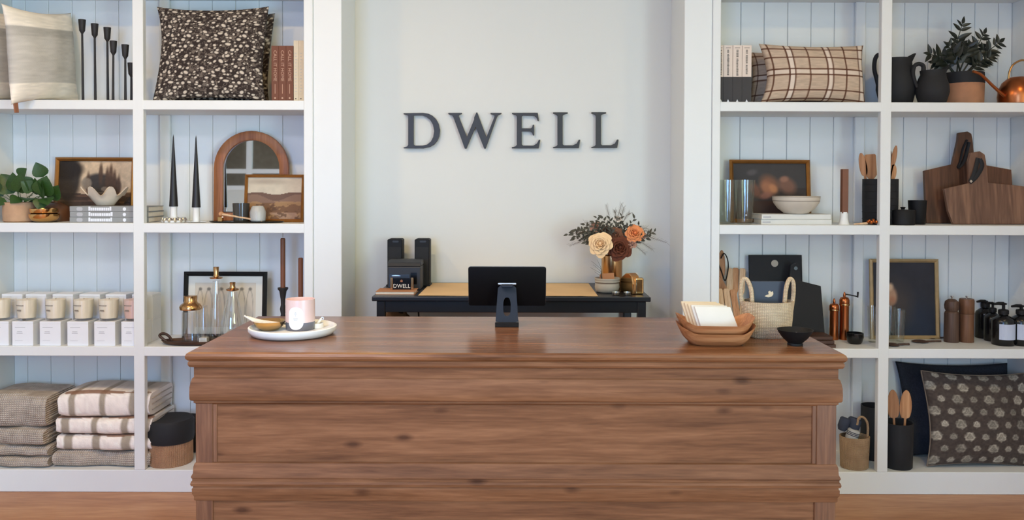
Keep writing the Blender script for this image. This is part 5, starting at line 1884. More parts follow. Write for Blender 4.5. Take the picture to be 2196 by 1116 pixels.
# wooden spoons lying flat
for lab, x0p, x1p, pb, mt, w in (('dark leaf-shaped wooden spoon lying at the foot of the post', 1898, 1952, 742, 'mill_dark', 13), ('long dark wooden spoon lying before the wood mills', 1955, 2020, 735, 'mill_dark', 12),
                                 ('short copper-toned spoon lying under the portrait', 1930, 1962, 726, 'spoon_tan', 8), ('dark wooden server with pale tips lying by the round-topped mill', 1985, 2026, 727, 'tray_dark_wood', 8)):
    Y = depth_of((x0p + x1p) / 2, pb, S3)
    s = spot('wooden_spoon', lab, 'spoon', (x0p + x1p) / 2, pb, Y, S3, group='spoons lying on the third shelf')
    k = s.k
    L = (x1p - x0p) * k
    m = MB().lathe([(0.0001, -1), (0.7, -0.7), (1, 0), (0.7, 0.7), (0.0001, 1)], 14, M=Matrix.Translation((-L * 0.22, 0, w * 0.22 * k)) @ Matrix.Diagonal((L * 0.28, w * 1.3 * k, w * 0.21 * k, 1)))
    m.build('bowl', mt, s.o, smooth=True)
    MB().tube([(0, 0, w * 0.2 * k), (L * 0.3, 0.006, w * 0.22 * k), (L * 0.5, 0.01, w * 0.2 * k)], [w * 0.17 * k] * 3, 7).build('handle', mt, s.o, smooth=True)
# wooden mills
for lab, px, ball, mt in (('dark wooden mill with a round ball top', 2040, True, 'mill_dark'), ('brown straight-sided wooden mill beside the soap bottles', 2072, False, 'mill_brown')):
    s = spot('wooden_mill', lab, 'pepper mill', px, 735, depth_of(px, 736, S3) + 0.03, S3, group='wooden mills')
    k = s.k
    h = s.h(641)
    if ball:
        MB().lathe([(14.5 * k, 0), (15 * k, 0.003), (14.6 * k, h * 0.4), (14.2 * k, h * 0.66), (13 * k, h * 0.70), (11.5 * k, h * 0.715)], 26).build('body', mt, s.o, smooth=True, angle=50)
        MB().lathe([(11.5 * k, h * 0.715), (14 * k, h * 0.77), (14.8 * k, h * 0.85), (13 * k, h * 0.94), (7 * k, h * 0.99), (0.0001, h)], 26).build('top', mt, s.o, smooth=True)
    else:
        MB().lathe([(14.5 * k, 0), (15 * k, 0.003), (14.6 * k, h * 0.4), (14.8 * k, h * 0.655)], 26).build('body', mt, s.o, smooth=True, angle=50)
        MB().lathe([(14.2 * k, h * 0.657), (15 * k, h * 0.665), (15.2 * k, h * 0.96), (14 * k, h), (0.0001, h)], 26).build('top', mt, s.o, smooth=True, angle=50)
    MB().lathe([(1.6 * k, h), (1.6 * k, h + 3 * k), (2.6 * k, h + 4 * k), (2.6 * k, h + 6 * k), (0.0001, h + 6.5 * k)], 10).build('nut', 'silver', s.o, smooth=True)


# soap bottles with pumps
def soap(label, px, py_base, py_pump, py_sh, r, lab_w):
    s = spot('soap_bottle', label, 'soap bottle', px, py_base, depth_of(px, py_base, S3) + r * 0.0023, S3, group='black pump bottles')
    k = s.k
    h, hs = s.h(py_pump), s.h(py_sh)
    r = r * k
    MB().lathe([(r * 0.94, 0), (r, 0.005), (r, hs * 0.9), (r * 0.9, hs), (r * 0.45, hs * 1.12), (r * 0.36, hs * 1.14), (r * 0.36, hs * 1.2)], 28).build('bottle', 'gloss_black', s.o, smooth=True, angle=50)
    MB().lathe([(r * 0.46, hs * 1.16), (r * 0.46, hs * 1.30), (r * 0.40, hs * 1.33), (r * 0.14, hs * 1.35), (r * 0.14, h - 0.006)], 18).build('collar', 'matte_black', s.o, smooth=True, angle=50)
    m = MB().lathe([(r * 0.26, h - 0.008), (r * 0.30, h - 0.003), (r * 0.2, h), (0.0001, h)], 14)
    m.tube([(0, 0, h - 0.004), (-r * 0.55, -0.004, h - 0.002), (-r * 1.0, -0.008, h - 0.005)], [r * 0.17, r * 0.15, r * 0.10], 8)
    m.build('pump', 'matte_black', s.o, smooth=True)
    # label wrapped on the front
    m = MB()
    n = 8
    rr = r + 0.0005
    z0_, z1_ = hs * 0.24, hs * 0.82
    aw = lab_w
    for q in range(n):
        a0, a1 = -aw + 2 * aw * q / n, -aw + 2 * aw * (q + 1) / n
        m.add([(rr * math.sin(a0), -rr * math.cos(a0), z0_), (rr * math.sin(a1), -rr * math.cos(a1), z0_), (rr * math.sin(a1), -rr * math.cos(a1), z1_), (rr * math.sin(a0), -rr * math.cos(a0), z1_)], [(0, 1, 2, 3)])
    m.build('paper_label', 'soap_label', s.o, smooth=True, fix=False)
    return s


soap('black pump soap bottle nearest the wooden mills', 2112, 728, 645, 668, 20, 0.6)
soap('black pump soap bottle half hidden in the second row', 2128, 734, 649, 678, 17, 0.5)
soap('black pump soap bottle at the rear with the highest pump', 2152, 722, 645, 668, 18, 0.6)
soap('black pump soap bottle in front with a full pale label', 2151, 744, 650, 683, 23, 0.85)
soap('black pump soap bottle in front, cut by the right edge of the photo', 2189, 744, 655, 683, 23, 0.85)

# ---------------------------------------------------------------- bottom shelf, right
s = spot('small_basket', 'small tan woven basket of rolled cloths beside the counter', 'basket', 1832, 1000, 0.07, S4)
k = s.k
h = s.h(935)
r = 31 * k
MB().lathe([(r * 0.88, 0), (r * 0.95, 0.006), (r * 1.02, h), (r * 0.94, h), (r * 0.84, 0.012), (0.0001, 0.012)], 28, sy=0.85).build('wall', 'stripe_tan', s.o, smooth=True, angle=50)
pts = [s.p(a_, b_) for a_, b_ in ((1856, 960), (1861, 930), (1860, 908), (1852, 896), (1842, 897), (1838, 912))]
MB().tube([(x_, 0.0, z_) for x_, z_ in pts], 2.6 * k, 7).build('handle', 'stripe_tan', s.o, smooth=True)
for lab, px, py, mt, r_ in (('rolled pale striped cloth in the small basket', 1828, 927, 'cloth_stripe', 13), ('rolled grey cloth at the back of the small basket', 1838, 908, 'cloth_navy', 14), ('rolled navy cloth beside the counter end in the basket', 1815, 906, 'cloth_navy', 11)):
    t = thing('rolled_cloth', lab, 'cloth', s.o.location, group='rolled cloths')
    x_, z_ = s.p(px, py)
    y_ = 0.03 if 'back' in lab else (-0.01 if 'pale' in lab else 0.02)
    MB().lathe([(0.0001, -0.05), (r_ * 0.7 * k, -0.048), (r_ * k, -0.03), (r_ * k, 0.01), (r_ * 0.8 * k, 0.016), (r_ * 0.3 * k, 0.012), (0.0001, 0.008)], 18, M=Matrix.Translation((x_, y_, z_)) @ Matrix.Rotation(R(18), 4, 'Y')).build('roll', mt, t, smooth=True, angle=50)
    if 'pale' in lab:
        for q in range(3):
            MB().lathe([(r_ * k * 1.005, -0.014 + 0.007 * q), (r_ * k * 1.02, -0.012 + 0.007 * q), (r_ * k * 1.005, -0.010 + 0.007 * q)], 18, M=Matrix.Translation((x_, y_, z_)) @ Matrix.Rotation(R(18), 4, 'Y'), cap0=False, cap1=False).build('stripe', 'cloth_navy', t, smooth=True)
s2, k, h, r = crock('tall black crock behind the small basket and the post', 1880, 0.21, 28, 870, S4, None)
s, k, h, r = crock('tall black crock of wooden spoons in front of the navy cushion', 1930, 0.085, 31, 905, S4, None, flare=1.02)
for lab, a0, b0, a1, b1, w, l, mt in (('rounded wooden spoon on the left in the tall black crock', 1920, 960, 1914, 836, 26, 62, 'spoon_tan'), ('rounded wooden spoon on the right in the tall black crock', 1938, 960, 1944, 837, 26, 62, 'spoon_wood')):
    x0_, z0_ = s.p(a0, b0)
    x1_, z1_ = s.p(a1, b1)
    utensil(lab, s, (x0_, 0, max(0.012, z0_)), (x1_, 0.0, z1_), w * k, l * k, mt)


def paint_dark_floral(u, v):
    c = np.tile(np.array([[76.0, 66, 60]]), (len(u), 1)) * (0.85 + 0.3 * vnoise(u, v, 50, 71, 2))[:, None]
    rng = np.random.RandomState(5)
    for iy in range(8):
        for ix in range(8):
            cu, cv = (ix + 0.25 + 0.5 * (iy % 2)) / 6.8, (iy + 0.45) / 7.6
            big = (ix + iy) % 2 == 0
            r = 0.050 if big else 0.034
            a = np.arctan2(v - cv, u - cu)
            d = np.hypot(u - cu, v - cv)
            pet = r * (1 + 0.07 * np.cos(6 * a + rng.rand() * 6) + 0.05 * np.cos(11 * a + rng.rand() * 6))
            f = np.clip((pet - d) / 0.008 + 0.5, 0, 1)
            tone = 0.75 + 0.35 * vnoise(u, v, 34, ix * 9 + iy, 2)
            col = np.array([190.0, 180, 162]) * (0.82 + 0.3 * rng.rand())
            rings = 0.86 + 0.14 * np.cos(d / r * 9 + 2 * np.sin(3 * a))
            c = c * (1 - 0.92 * f[:, None]) + 0.92 * f[:, None] * col[None, :] * (tone * rings)[:, None]
    return c


cushion('dark navy tweed cushion behind the floral cushion', 2052, 880, 0.22, S4, 0.56, 0.475, 0.10, None, 'tweed_navy', (R(-8), 0, R(-3)), 40, 0.07, 1.0, puff=0.45)
cushion('dark brown cushion with pale flowers and piped edge on the bottom shelf', 2104, 900, 0.085, S4, 0.55, 0.455, 0.13, paint_dark_floral, 'print_fabric', (R(-9), R(2), R(4)), 130, 0.08, 2.6, piping='piping_tan', puff=0.42)


# ================================================================== CONSOLE TABLE AND THE THINGS ON IT
tx0, tzt = at(797, 638, -0.2)
tx1, _ = at(1396, 638, -0.2)
TH = at(1105, 637, -0.2)[1]
txm = (tx0 + tx1) / 2
ty0, ty1 = -0.2, YB - 0.004
tb = thing('console_table', 'black narrow console table below the wall letters', 'table', (txm, 0, 0))
w2 = (tx1 - tx0) / 2
MB().box(-w2, w2, ty0, ty1, TH - 0.022, TH).build('table_top', 'desk_black', tb, bevel=0.004, segs=2)
MB().box(-w2 + 0.03, w2 - 0.03, ty0 + 0.02, ty0 + 0.04, TH - 0.075, TH - 0.022).build('apron', 'desk_black', tb, bevel=0.002)
MB().box(-w2 + 0.03, w2 - 0.03, ty1 - 0.04, ty1 - 0.02, TH - 0.075, TH - 0.022).build('apron', 'desk_black', tb, bevel=0.002)
for sx_ in (-1, 1):
    x0_, x1_ = sorted((sx_ * (w2 - 0.03), sx_ * (w2 - 0.05)))
    MB().box(x0_, x1_, ty0 + 0.04, ty1 - 0.04, TH - 0.075, TH - 0.022).build('side_apron', 'desk_black', tb, bevel=0.002)
    for yy in (ty0 + 0.012, ty1 - 0.052):
        x0_, x1_ = sorted((sx_ * (w2 - 0.02), sx_ * (w2 - 0.058)))
        MB().box(x0_, x1_, yy, yy + 0.04, 0, TH - 0.022).build('leg', 'desk_black', tb, bevel=0.003)

# power cord hanging behind the table
tag(MB().tube([(at(893, 660, 0.3)[0], 0.31, TH - 0.01), (at(897, 665, 0.3)[0], 0.31, TH - 0.15), (at(903, 690, 0.3)[0], 0.315, TH - 0.4), (at(912, 700, 0.3)[0], 0.318, 0.3), (at(930, 700, 0.3)[0], 0.30, 0.008)], 0.004, 7).build('power_cord', 'matte_black', None, smooth=True),
    'black power cord hanging behind the console table', 'cord')
# paper bag bin under the table
bx, _ = at(850, 668, 0.05)
t = thing('waste_bag', 'crumpled brown paper bag in the shade under the console table', 'bag', (bx, 0.06, 0))
hb = at(850, 661, 0.06)[1]
m = MB()
seg = 28
vs, fs = [], []
rows = [(0.12, 0.0), (0.125, 0.02), (0.122, hb * 0.35), (0.118, hb * 0.7), (0.095, hb * 0.86), (0.06, hb * 0.95), (0.045, hb)]
rng = random.Random(21)
for i, (rr, z) in enumerate(rows):
    for q in range(seg):
        a = 2 * math.pi * q / seg
        sq = 1 / max(abs(math.cos(a)), abs(math.sin(a))) ** 0.6
        f = sq * (1 + (0.10 if i > 2 else 0.015) * rng.uniform(-1, 1))
        vs.append((rr * f * math.cos(a), rr * f * 0.8 * math.sin(a), z - (0.03 * rng.random() if i == len(rows) - 1 else 0)))
for i in range(len(rows) - 1):
    fs += [(i * seg + q, i * seg + (q + 1) % seg, (i + 1) * seg + (q + 1) % seg, (i + 1) * seg + q) for q in range(seg)]
fs += [tuple(range(seg - 1, -1, -1)), tuple(range((len(rows) - 1) * seg, len(rows) * seg))]
m.add(vs, fs).build('bag', 'bag_brown', t, smooth=True, angle=25)

# speakers
for lab, px, Y in (('slim black desktop speaker standing behind the printer', 848.5, 0.22), ('slim black desktop speaker between the printer and the kraft paper', 906.5, 0.215)):
    s = spot('speaker', lab, 'speaker', px, 600, Y, TH, group='black desktop speakers')
    k = s.k
    w, h = 32 * k, s.h(512)
    MB().prism([(-w / 2, 0), (w / 2, 0), (w / 2, h * 0.985), (w * 0.36, h), (-w * 0.36, h), (-w / 2, h * 0.985)], -0.03, 0.05).build('cabinet', 'matte_black', s.o, bevel=0.003)
    MB().prism(rounded(w * 0.86, h * 0.80, 0.006, 4, 0, h * 0.43), -0.034, -0.03).build('grille', 'soft_black', s.o)
    MB().prism(rounded(w * 0.42, 0.009, 0.004, 4, 0.004, h * 0.945), -0.0325, -0.03).build('badge', 'printer_grey', s.o)
    MB().box(-w * 0.55, w * 0.55, -0.045, 0.06, 0, 0.008).build('foot', 'matte_black', s.o, bevel=0.002)
# receipt printer
s = spot('printer', 'dark grey receipt printer in front of the speakers', 'printer', 868, 620, 0.03, TH)
k = s.k
hp_ = s.h(560)
x0_, x1_ = s.x(831), s.x(903)
yb_ = 0.13
MB().box(x0_, x1_ - 0.002, 0.0, yb_, 0, hp_ * 0.80).build('body', 'printer_grey', s.o, bevel=0.005, segs=2)
MB().prism([(0.0, hp_ * 0.80), (yb_, hp_ * 0.80), (yb_, hp_ * 1.0), (0.05, hp_ * 1.02), (0.015, hp_ * 0.93)], x0_ - 0.001, x1_ - 0.001, Matrix(((0, 1, 0, 0), (1, 0, 0, 0), (0, 0, 1, 0), (0, 0, 0, 1)))).build('lid', 'printer_grey', s.o, bevel=0.004)
MB().box(x0_ + 0.006, s.x(880), -0.006, 0.001, 0.01, hp_ * 0.56).build('front_cover', 'printer_blue', s.o, bevel=0.003)
MB().box(s.x(880) + 0.002, s.x(894), -0.002, 0.001, hp_ * 0.2, hp_ * 0.6).build('paper_slot', 'gloss_black', s.o)
MB().lathe([(0.0001, -1), (1, -0.5), (1, 0.5), (0.0001, 1)], 14, M=Matrix.Translation((s.x(850), -0.007, hp_ * 0.49)) @ FACE @ Matrix.Diagonal((0.022, 0.0035, 0.001, 1))).build('logo', 'aluminium', s.o, smooth=True)
# wooden block with little sign
s = spot('paper_stack', 'tan bound notebook lying in front of the printer', 'notebook', 848, 628, -0.135, TH)
k = s.k
w = 84 * k
MB().box(-w / 2, w / 2 - 0.006, 0, 0.13, 0.001, 0.012).build('pages', 'pages', s.o)
m = MB().box(-w / 2 - 0.002, w / 2, -0.002, 0.134, 0, 0.0012)
m.box(-w / 2 - 0.002, w / 2, -0.002, 0.134, 0.012, 0.0135)
m.build('cover', 'kraft_card', s.o, bevel=0.0004)
NB = TH + 0.0137
s = spot('sign_card', 'small black card reading DWELL between brass posts in front of the printer', 'card', 862, 615, -0.06, NB)
k = s.k
h = s.h(597)
MB().box(s.x(840), s.x(884), 0.001, 0.004, 0, h).build('card', 'gloss_black', s.o)
for pa in (837.5, 881.5):
    MB().box(s.x(pa), s.x(pa + 5), -0.003, 0.008, 0, h * 1.04).build('post', 'brass', s.o, bevel=0.001)
lettering('DWELL', h * 0.5, 'paper_white', s.o, Matrix.Translation((s.x(861.5), 0.0003, h * 0.30)) @ FACE, 'lettering', width=36 * k)
MB().prism([(s.x(861) - 0.005, h * 0.66), (s.x(861) + 0.005, h * 0.66), (s.x(861) + 0.006, h * 0.8), (s.x(861), h * 0.88), (s.x(861) - 0.006, h * 0.8)], 0.0002, 0.0012).build('emblem', 'leather', s.o)

# kraft paper sheet
s = spot('kraft_paper', 'long sheet of kraft paper spread on the console table', 'paper', 1085, 634, -0.185, TH)
xa_, xb_ = s.x(896, 634), s.x(1283, 634)
bxa, bxb = at(924, 607, 0.32)[0] - s.x0, at(1262, 607, 0.32)[0] - s.x0
MB().grid(lambda u, v: Vector((xa_ + (xb_ - xa_) * u + v * ((bxa - xa_) * (1 - u) + (bxb - xb_) * u), v * 0.50, 0.0012 + 0.003 * max(0, math.sin(u * 9 + 1)) * (1 - v) * (0.4 if u < 0.9 else 1.5))), 40, 8).build('sheet', 'kraft', s.o, smooth=True)

# vase and bouquet
s = spot('brass_vase', 'tall polished brass cylinder vase holding the dried bouquet', 'vase', 1312, 612, 0.12, TH)
k = s.k
hv = s.h(548)
rv = 22.5 * k
MB().lathe([(rv * 0.98, 0), (rv, 0.002), (rv, hv), (rv - 0.002, hv), (rv - 0.003, 0.006), (0.0001, 0.006)], 36).build('cylinder', 'brass', s.o, smooth=True, angle=50)
bq = thing('flower_bouquet', 'dried bouquet of cream, peach and rust roses with feathery grasses', 'bouquet', s.o.location)
B = s
rng = random.Random(14)


def rose(cx_, cy_, cz_, R_, mat, tilt, petals=22, flat=1.0):
    m = MB()
    M = Matrix.Translation((cx_, cy_, cz_)) @ Euler(tilt).to_matrix().to_4x4()
    for q in range(petals):
        f = q / (petals - 1)
        a0 = q * 2.39996

        def fn(u, v, a0=a0, f=f):
            a = a0 + (u - 0.5) * (2.0 - 0.7 * f)
            edge = 1 - 0.30 * (2 * u - 1) ** 2
            r = R_ * ((0.06 + 0.30 * f) + (0.14 + 0.52 * f) * (v * edge) ** 1.25) * (1 + 0.05 * math.sin(8 * u + a0))
            z = R_ * flat * (0.80 - 0.62 * f) * math.sin(v * edge * math.pi * (0.50 + 0.22 * f)) + R_ * 0.05 * math.sin(7 * u + 2 * a0) * v * f
            return M @ Vector((r * math.cos(a), r * math.sin(a), z - R_ * 0.2))
        m.grid(fn, 6, 5)
    m.lathe([(0.0001, -R_ * 0.4), (R_ * 0.3, -R_ * 0.25), (R_ * 0.34, -R_ * 0.1), (R_ * 0.10, R_ * 0.40), (0.0001, R_ * 0.45)], 10, M=M)
    return m.build('rose', mat, bq, smooth=True, fix=False)


def bp_(px, py, dy=0.0):
    x_, z_ = B.p(px, py)
    return x_, dy, z_


# heads face the camera: their axis (local z) turned towards -y
for px, py, dy, rr, mt, tl in ((1284, 522, -0.075, 26, 'rose_cream', (R(72), R(-25), 0)), (1326, 530, -0.055, 27, 'rose_rust', (R(80), 0, 0)), (1358, 500, -0.04, 20, 'rose_peach', (R(70), R(15), 0)),
                               (1352, 522, -0.05, 12, 'rose_dusty', (R(60), R(30), 0)), (1278, 487, -0.01, 12, 'rose_dusty', (R(60), R(-20), 0)), (1318, 505, -0.03, 19, 'rose_brown', (R(75), 0, 0)),
                               (1377, 505, 0.0, 11, 'rose_dusty', (R(60), R(40), 0)), (1326, 470, 0.0, 9, 'rose_white', (R(40), R(10), 0)), (1300, 497, 0.0, 14, 'rose_brown', (R(55), R(-25), 0))):
    x_, y_, z_ = bp_(px, py, dy)
    rose(x_, y_, z_, rr * 1.12 * B.k, mt, tl, 30 if rr > 15 else 18)
dl = leaf_mesh('leaf', 1, 0.5, 'dried_leaf', 0.2, 0.1)
m = MB()
for q in range(40):                                     # leafy sprigs fanning out of the vase
    a = rng.uniform(-1.25, 1.25) if q > 5 else (-1.25 + 0.07 * q)
    L = rng.uniform(0.12, 0.22) if q > 5 else rng.uniform(0.19, 0.24)
    dy = rng.uniform(-0.05, 0.06)
    b0 = Vector((rng.uniform(-0.02, 0.02), dy * 0.3, hv + 0.005))
    tipv = b0 + Vector((math.sin(a) * L, dy, math.cos(a) * L * 0.75 + 0.03))
    mid_ = b0.lerp(tipv, 0.5) + Vector((0, 0, 0.02))
    m.tube([b0, mid_, tipv], [0.0018, 0.0014, 0.0007], 5)
    for j in range(9):
        t = 0.3 + 0.7 * j / 8
        p_ = b0.lerp(mid_, t * 2) if t < 0.5 else mid_.lerp(tipv, t * 2 - 1)
        sd = 1 if j % 2 else -1
        dirv = ((tipv - b0).normalized() + Vector((math.cos(a) * sd, rng.uniform(-0.6, 0.3), -math.sin(a) * sd)) * 0.9).normalized()
        place_leaf(dl, bq, p_, p_ + dirv * rng.uniform(0.018, 0.030), (rng.uniform(-1, 1), -1, 0.4))
m.build('sprig_stems', 'dried_leaf', bq, smooth=True)
plumes = [((1318, 500), (1332, 437)), ((1312, 500), (1300, 440)), ((1330, 490), (1338, 445)), ((1300, 495), (1254, 477)), ((1345, 500), (1388, 490)), ((1345, 505), (1428, 520)), ((1350, 495), (1400, 500)),
          ((1290, 505), (1228, 500)), ((1285, 515), (1222, 527)), ((1350, 515), (1398, 535)), ((1335, 480), (1352, 458)), ((1296, 488), (1262, 488)), ((1322, 480), (1318, 452)), ((1340, 520), (1385, 545))]
for (a0, b0), (a1, b1) in plumes:                        # feathery grasses
    p0, p1 = Vector(bp_(a0, b0, 0.0)), Vector(bp_(a1, b1, rng.uniform(-0.04, 0.03)))
    m = MB()
    mid_ = p0.lerp(p1, 0.55) + Vector((0, 0, 0.012))
    m.tube([p0, mid_, p1], [0.0014, 0.001, 0.0005], 4)
    for q in range(26):
        t = 0.25 + 0.75 * q / 25
        p_ = p0.lerp(mid_, t / 0.55) if t < 0.55 else mid_.lerp(p1, (t - 0.55) / 0.45)
        d = (p1 - p0).normalized()
        sdv = Vector((d.z, rng.uniform(-0.7, 0.7), -d.x)) * (1 if q % 2 else -1)
        e = p_ + (d * 0.8 + sdv * 0.55).normalized() * rng.uniform(0.010, 0.022)
        m.tube([p_, e], [0.0007, 0.0003], 3)
    m.build('grass_plume', 'dried_grass', bq)

# striped bowl with cards
s = spot('striped_bowl', 'grey stoneware bowl with a ribbed rim beside the brass vase', 'bowl', 1302, 620, -0.02, TH)
k = s.k
h = s.h(596)
MB().lathe([(20 * k, 0), (24 * k, 2 * k), (26.5 * k, h * 0.35), (26 * k, h * 0.62), (25 * k, h * 0.68), (27 * k, h * 0.75), (26 * k, h * 0.83), (27.5 * k, h * 0.92), (27 * k, h), (25 * k, h), (24 * k, h * 0.6), (0.0001, h * 0.3)], 32).build('shell', 'stone_grey', s.o, smooth=True, angle=50)
MB().lathe([(26.2 * k, h * 0.64), (25.6 * k, h * 0.68), (26.2 * k, h * 0.72)], 32, cap0=False, cap1=False).build('groove', 'ceramic_band', s.o, smooth=True)
zc_ = TH + h * 0.35
for i, (lab, dx, dyy, w_, hh) in enumerate((('kraft tag card standing at the front of the striped bowl', 0.005, 0.0, 28, 40), ('kraft tag card standing behind the front card in the bowl', -0.008, 0.02, 24, 36))):
    t = thing('gift_card', lab, 'card', (s.o.location.x + dx, s.o.location.y + dyy, zc_), (R(-6), R(-2 + 4 * i), 0), group='kraft cards in the bowl')
    MB().prism([(-w_ / 2 * k, 0), (w_ / 2 * k, 0), (w_ / 2 * k, hh * 0.76 * k), (-w_ / 2 * k, hh * 0.72 * k)], 0, 0.0012).build('card', 'kraft_card', t)
t = thing('twig_sprig', 'thin dark twig sprig standing in the striped bowl', 'twig', (s.o.location.x, s.o.location.y, zc_))
for q in range(5):
    a_, b_ = (1268, 1272, 1266, 1275, 1280)[q], (560, 568, 574, 583, 556)[q]
    x_, z_ = s.p(a_, b_)
    z_ -= h * 0.35
    MB().tube([(-0.02, 0, 0.0), (-0.03, 0, z_ * 0.7), (x_, 0, z_)], [0.0012, 0.0009, 0.0004], 4).build('twig', 'dried_leaf', t)

# brass tape dispenser and two tape rings
s = spot('tape_dispenser', 'brass tape dispenser with a white roll at the end of the console table', 'tape dispenser', 1360, 626, -0.06, TH)
k = s.k
h = s.h(585)
MB().prism([(-0.045, 0), (0.075, 0), (0.075, h * 0.62), (0.05, h * 0.80), (0.02, h * 0.97), (-0.01, h), (-0.035, h * 0.88), (-0.048, h * 0.5)], -16 * k, 2 * k, Matrix.Rotation(R(-68), 4, 'Z') @ Matrix.Diagonal((-1, 1, 1, 1))).build('side_plate', 'brass', s.o, bevel=0.004, segs=2)
MB().box(-1 * k, 17 * k, -0.052, -0.018, 0, h * 0.80).build('front_weight', 'bright_brass', s.o, bevel=0.007, segs=3)
MB().lathe([(0.016, -0.010), (0.026, -0.010), (0.026, 0.010), (0.016, 0.010)], 24, M=Matrix.Translation((2 * k, 0.005, h * 0.72)) @ Matrix.Rotation(R(90), 4, 'Y') @ Matrix.Rotation(R(20), 4, 'X'), cap0=False, cap1=False).build('tape_roll', 'paper_white', s.o, smooth=True)
for lab, px in (('silver tealight dish nearer the striped bowl', 1321), ('silver tealight dish nearer the tape dispenser', 1345)):
    s = spot('tealight', lab, 'tealight', px, 627, -0.135, TH, group='silver tealights')
    k = s.k
    MB().lathe([(7 * k, 0), (8.5 * k, 1.2 * k), (8.8 * k, 7 * k), (7.6 * k, 7 * k), (7 * k, 3 * k), (0.0001, 3 * k)], 22).build('dish', 'silver', s.o, smooth=True, angle=50)
    MB().lathe([(6.6 * k, 3 * k), (6.6 * k, 4.5 * k), (0.0001, 4.6 * k)], 18).build('wax', 'paper_white', s.o, smooth=True)

# ================================================================== ON THE COUNTER
# tablet on its stand
xs, ys = on_plane(1087, 702, HC)
t = thing('tablet_stand', 'dark metal tablet stand with an oval slot in its back', 'stand', (xs, ys, HC))
k = (ys - CAM_Y) / F
th_ = 0.005


def st_pt(px, py, Y):
    x_, z_ = at(px, py, Y)
    return x_ - xs, z_ - HC


lean_top = 0.045
base_w = 51 * k
MB().box(-base_w / 2, base_w / 2, -0.004, 0.12, 0, 0.006).build('base_plate', 'navy_metal', t, bevel=0.001)
MB().box(-base_w / 2, base_w / 2, -0.006, -0.001, 0.0, 0.017).build('front_lip', 'gloss_black', t, bevel=0.001)
# slotted leaning plate
zt_ = at(1087, 610, ys)[1] - HC
zb_ = 0.015
tw, bw2 = 38 * k, 49 * k
cx_p = 0.0
nseg = 28
outer, inner = [], []
zc_, hl = zt_ * 0.47, zt_ * 0.215
for q in range(nseg):
    a = 2 * math.pi * q / nseg + 1e-4
    ca, sa = math.cos(a), math.sin(a)
    # inner slot: rounded
    inner.append((8.2 * k * math.copysign(abs(ca) ** 0.75, ca), zc_ + hl * math.copysign(abs(sa) ** 0.8, sa)))
    # outer trapezoid, hit by the ray from the slot centre
    best = 1e9
    for tt in np.linspace(0.001, 0.4, 800):
        x_, z_ = ca * tt, zc_ + sa * tt
        f = (z_ - zb_) / (zt_ - zb_)
        hw = bw2 / 2 + (tw / 2 - bw2 / 2) * f
        if z_ < zb_ or z_ > zt_ or abs(x_) > hw:
            best = tt
            break
    outer.append((ca * best, zc_ + sa * best))
Ml = Matrix.Rotation(R(-14), 4, 'X')
MB().ring(outer, inner, -th_, 0.0, Ml).build('back_plate', 'navy_metal', t)
Mt = Matrix.Rotation(R(-14), 4, 'X')
MB().prism(rounded(40 * k, 0.006, 0.0028, 3, 0, zt_ + 0.001), -0.006, 0.03, Mt).build('hinge_bar', 'aluminium', t, bevel=0.0008)
tab_h = (655 - 570) * k
tb_x0, tb_z0 = st_pt(1005, 655, ys)
tb_x1, tb_z1 = st_pt(1169, 571, ys)
zlo, zhi = st_pt(1087, 655, ys + 0.09)[1], st_pt(1087, 571, ys + 0.09)[1]
hw = 82.5 * (ys + 0.09 - CAM_Y) / F
tab = thing('tablet', 'black tablet seen from behind on the counter stand', 'tablet', (xs, ys + 0.075, HC + zlo), (R(12), 0, 0))
Ht = (zhi - zlo) / math.cos(R(12))
MB().prism(rounded(2 * hw, Ht, 0.008, 5, 0, Ht / 2), 0, 0.0075).build('housing', 'screen_back', tab, smooth=True, angle=40, bevel=0.0015, segs=2)
MB().ring(rounded(2 * hw + 0.001, Ht + 0.001, 0.0085, 5, 0, Ht / 2), rounded(2 * hw - 0.004, Ht - 0.004, 0.007, 5, 0, Ht / 2), 0.0075, 0.0095).build('bezel', 'aluminium', tab)
MB().prism(rounded(2 * hw - 0.002, Ht - 0.002, 0.008, 5, 0, Ht / 2), 0.0078, 0.009).build('screen', 'gloss_black', tab)
MB().box(-0.02, 0.02, -0.004, 0.05, zt_ * 0.93, zt_ * 0.98).build('arm', 'navy_metal', t, bevel=0.001)

# round white tray with candle, bowl and dish
xt_, yt_ = on_plane(628, 717, HC)
t = thing('round_tray', 'round white ceramic tray on the left end of the counter', 'tray', (xt_, yt_, HC))
k = (yt_ - CAM_Y) / F
rt = 92.5 * k
MB().lathe([(rt * 0.78, 0), (rt * 0.92, 0.003), (rt, 0.016), (rt, 0.026), (rt - 0.005, 0.028), (rt - 0.008, 0.022), (rt * 0.9, 0.013), (0.0001, 0.012)], 48).build('dish', 'ceramic_white', t, smooth=True, angle=60)
ZT = HC + 0.012
xb_, yb_ = on_plane(577, 712, ZT)
s_y = yb_ + 0.035
k = (s_y - CAM_Y) / F
t = thing('brass_bowl', 'small hammered brass bowl on the white tray', 'bowl', (at(578, 700, s_y)[0], s_y, ZT))
hb = at(578, 688, s_y)[1] - ZT
MB().lathe([(14 * k, 0), (19 * k, 1 * k), (29 * k, hb * 0.45), (35 * k, hb), (33.5 * k, hb), (27 * k, hb * 0.45), (16 * k, 3 * k), (0.0001, 2.4 * k)], 36).build('shell', 'bright_brass', t, smooth=True, angle=60)
bb = t
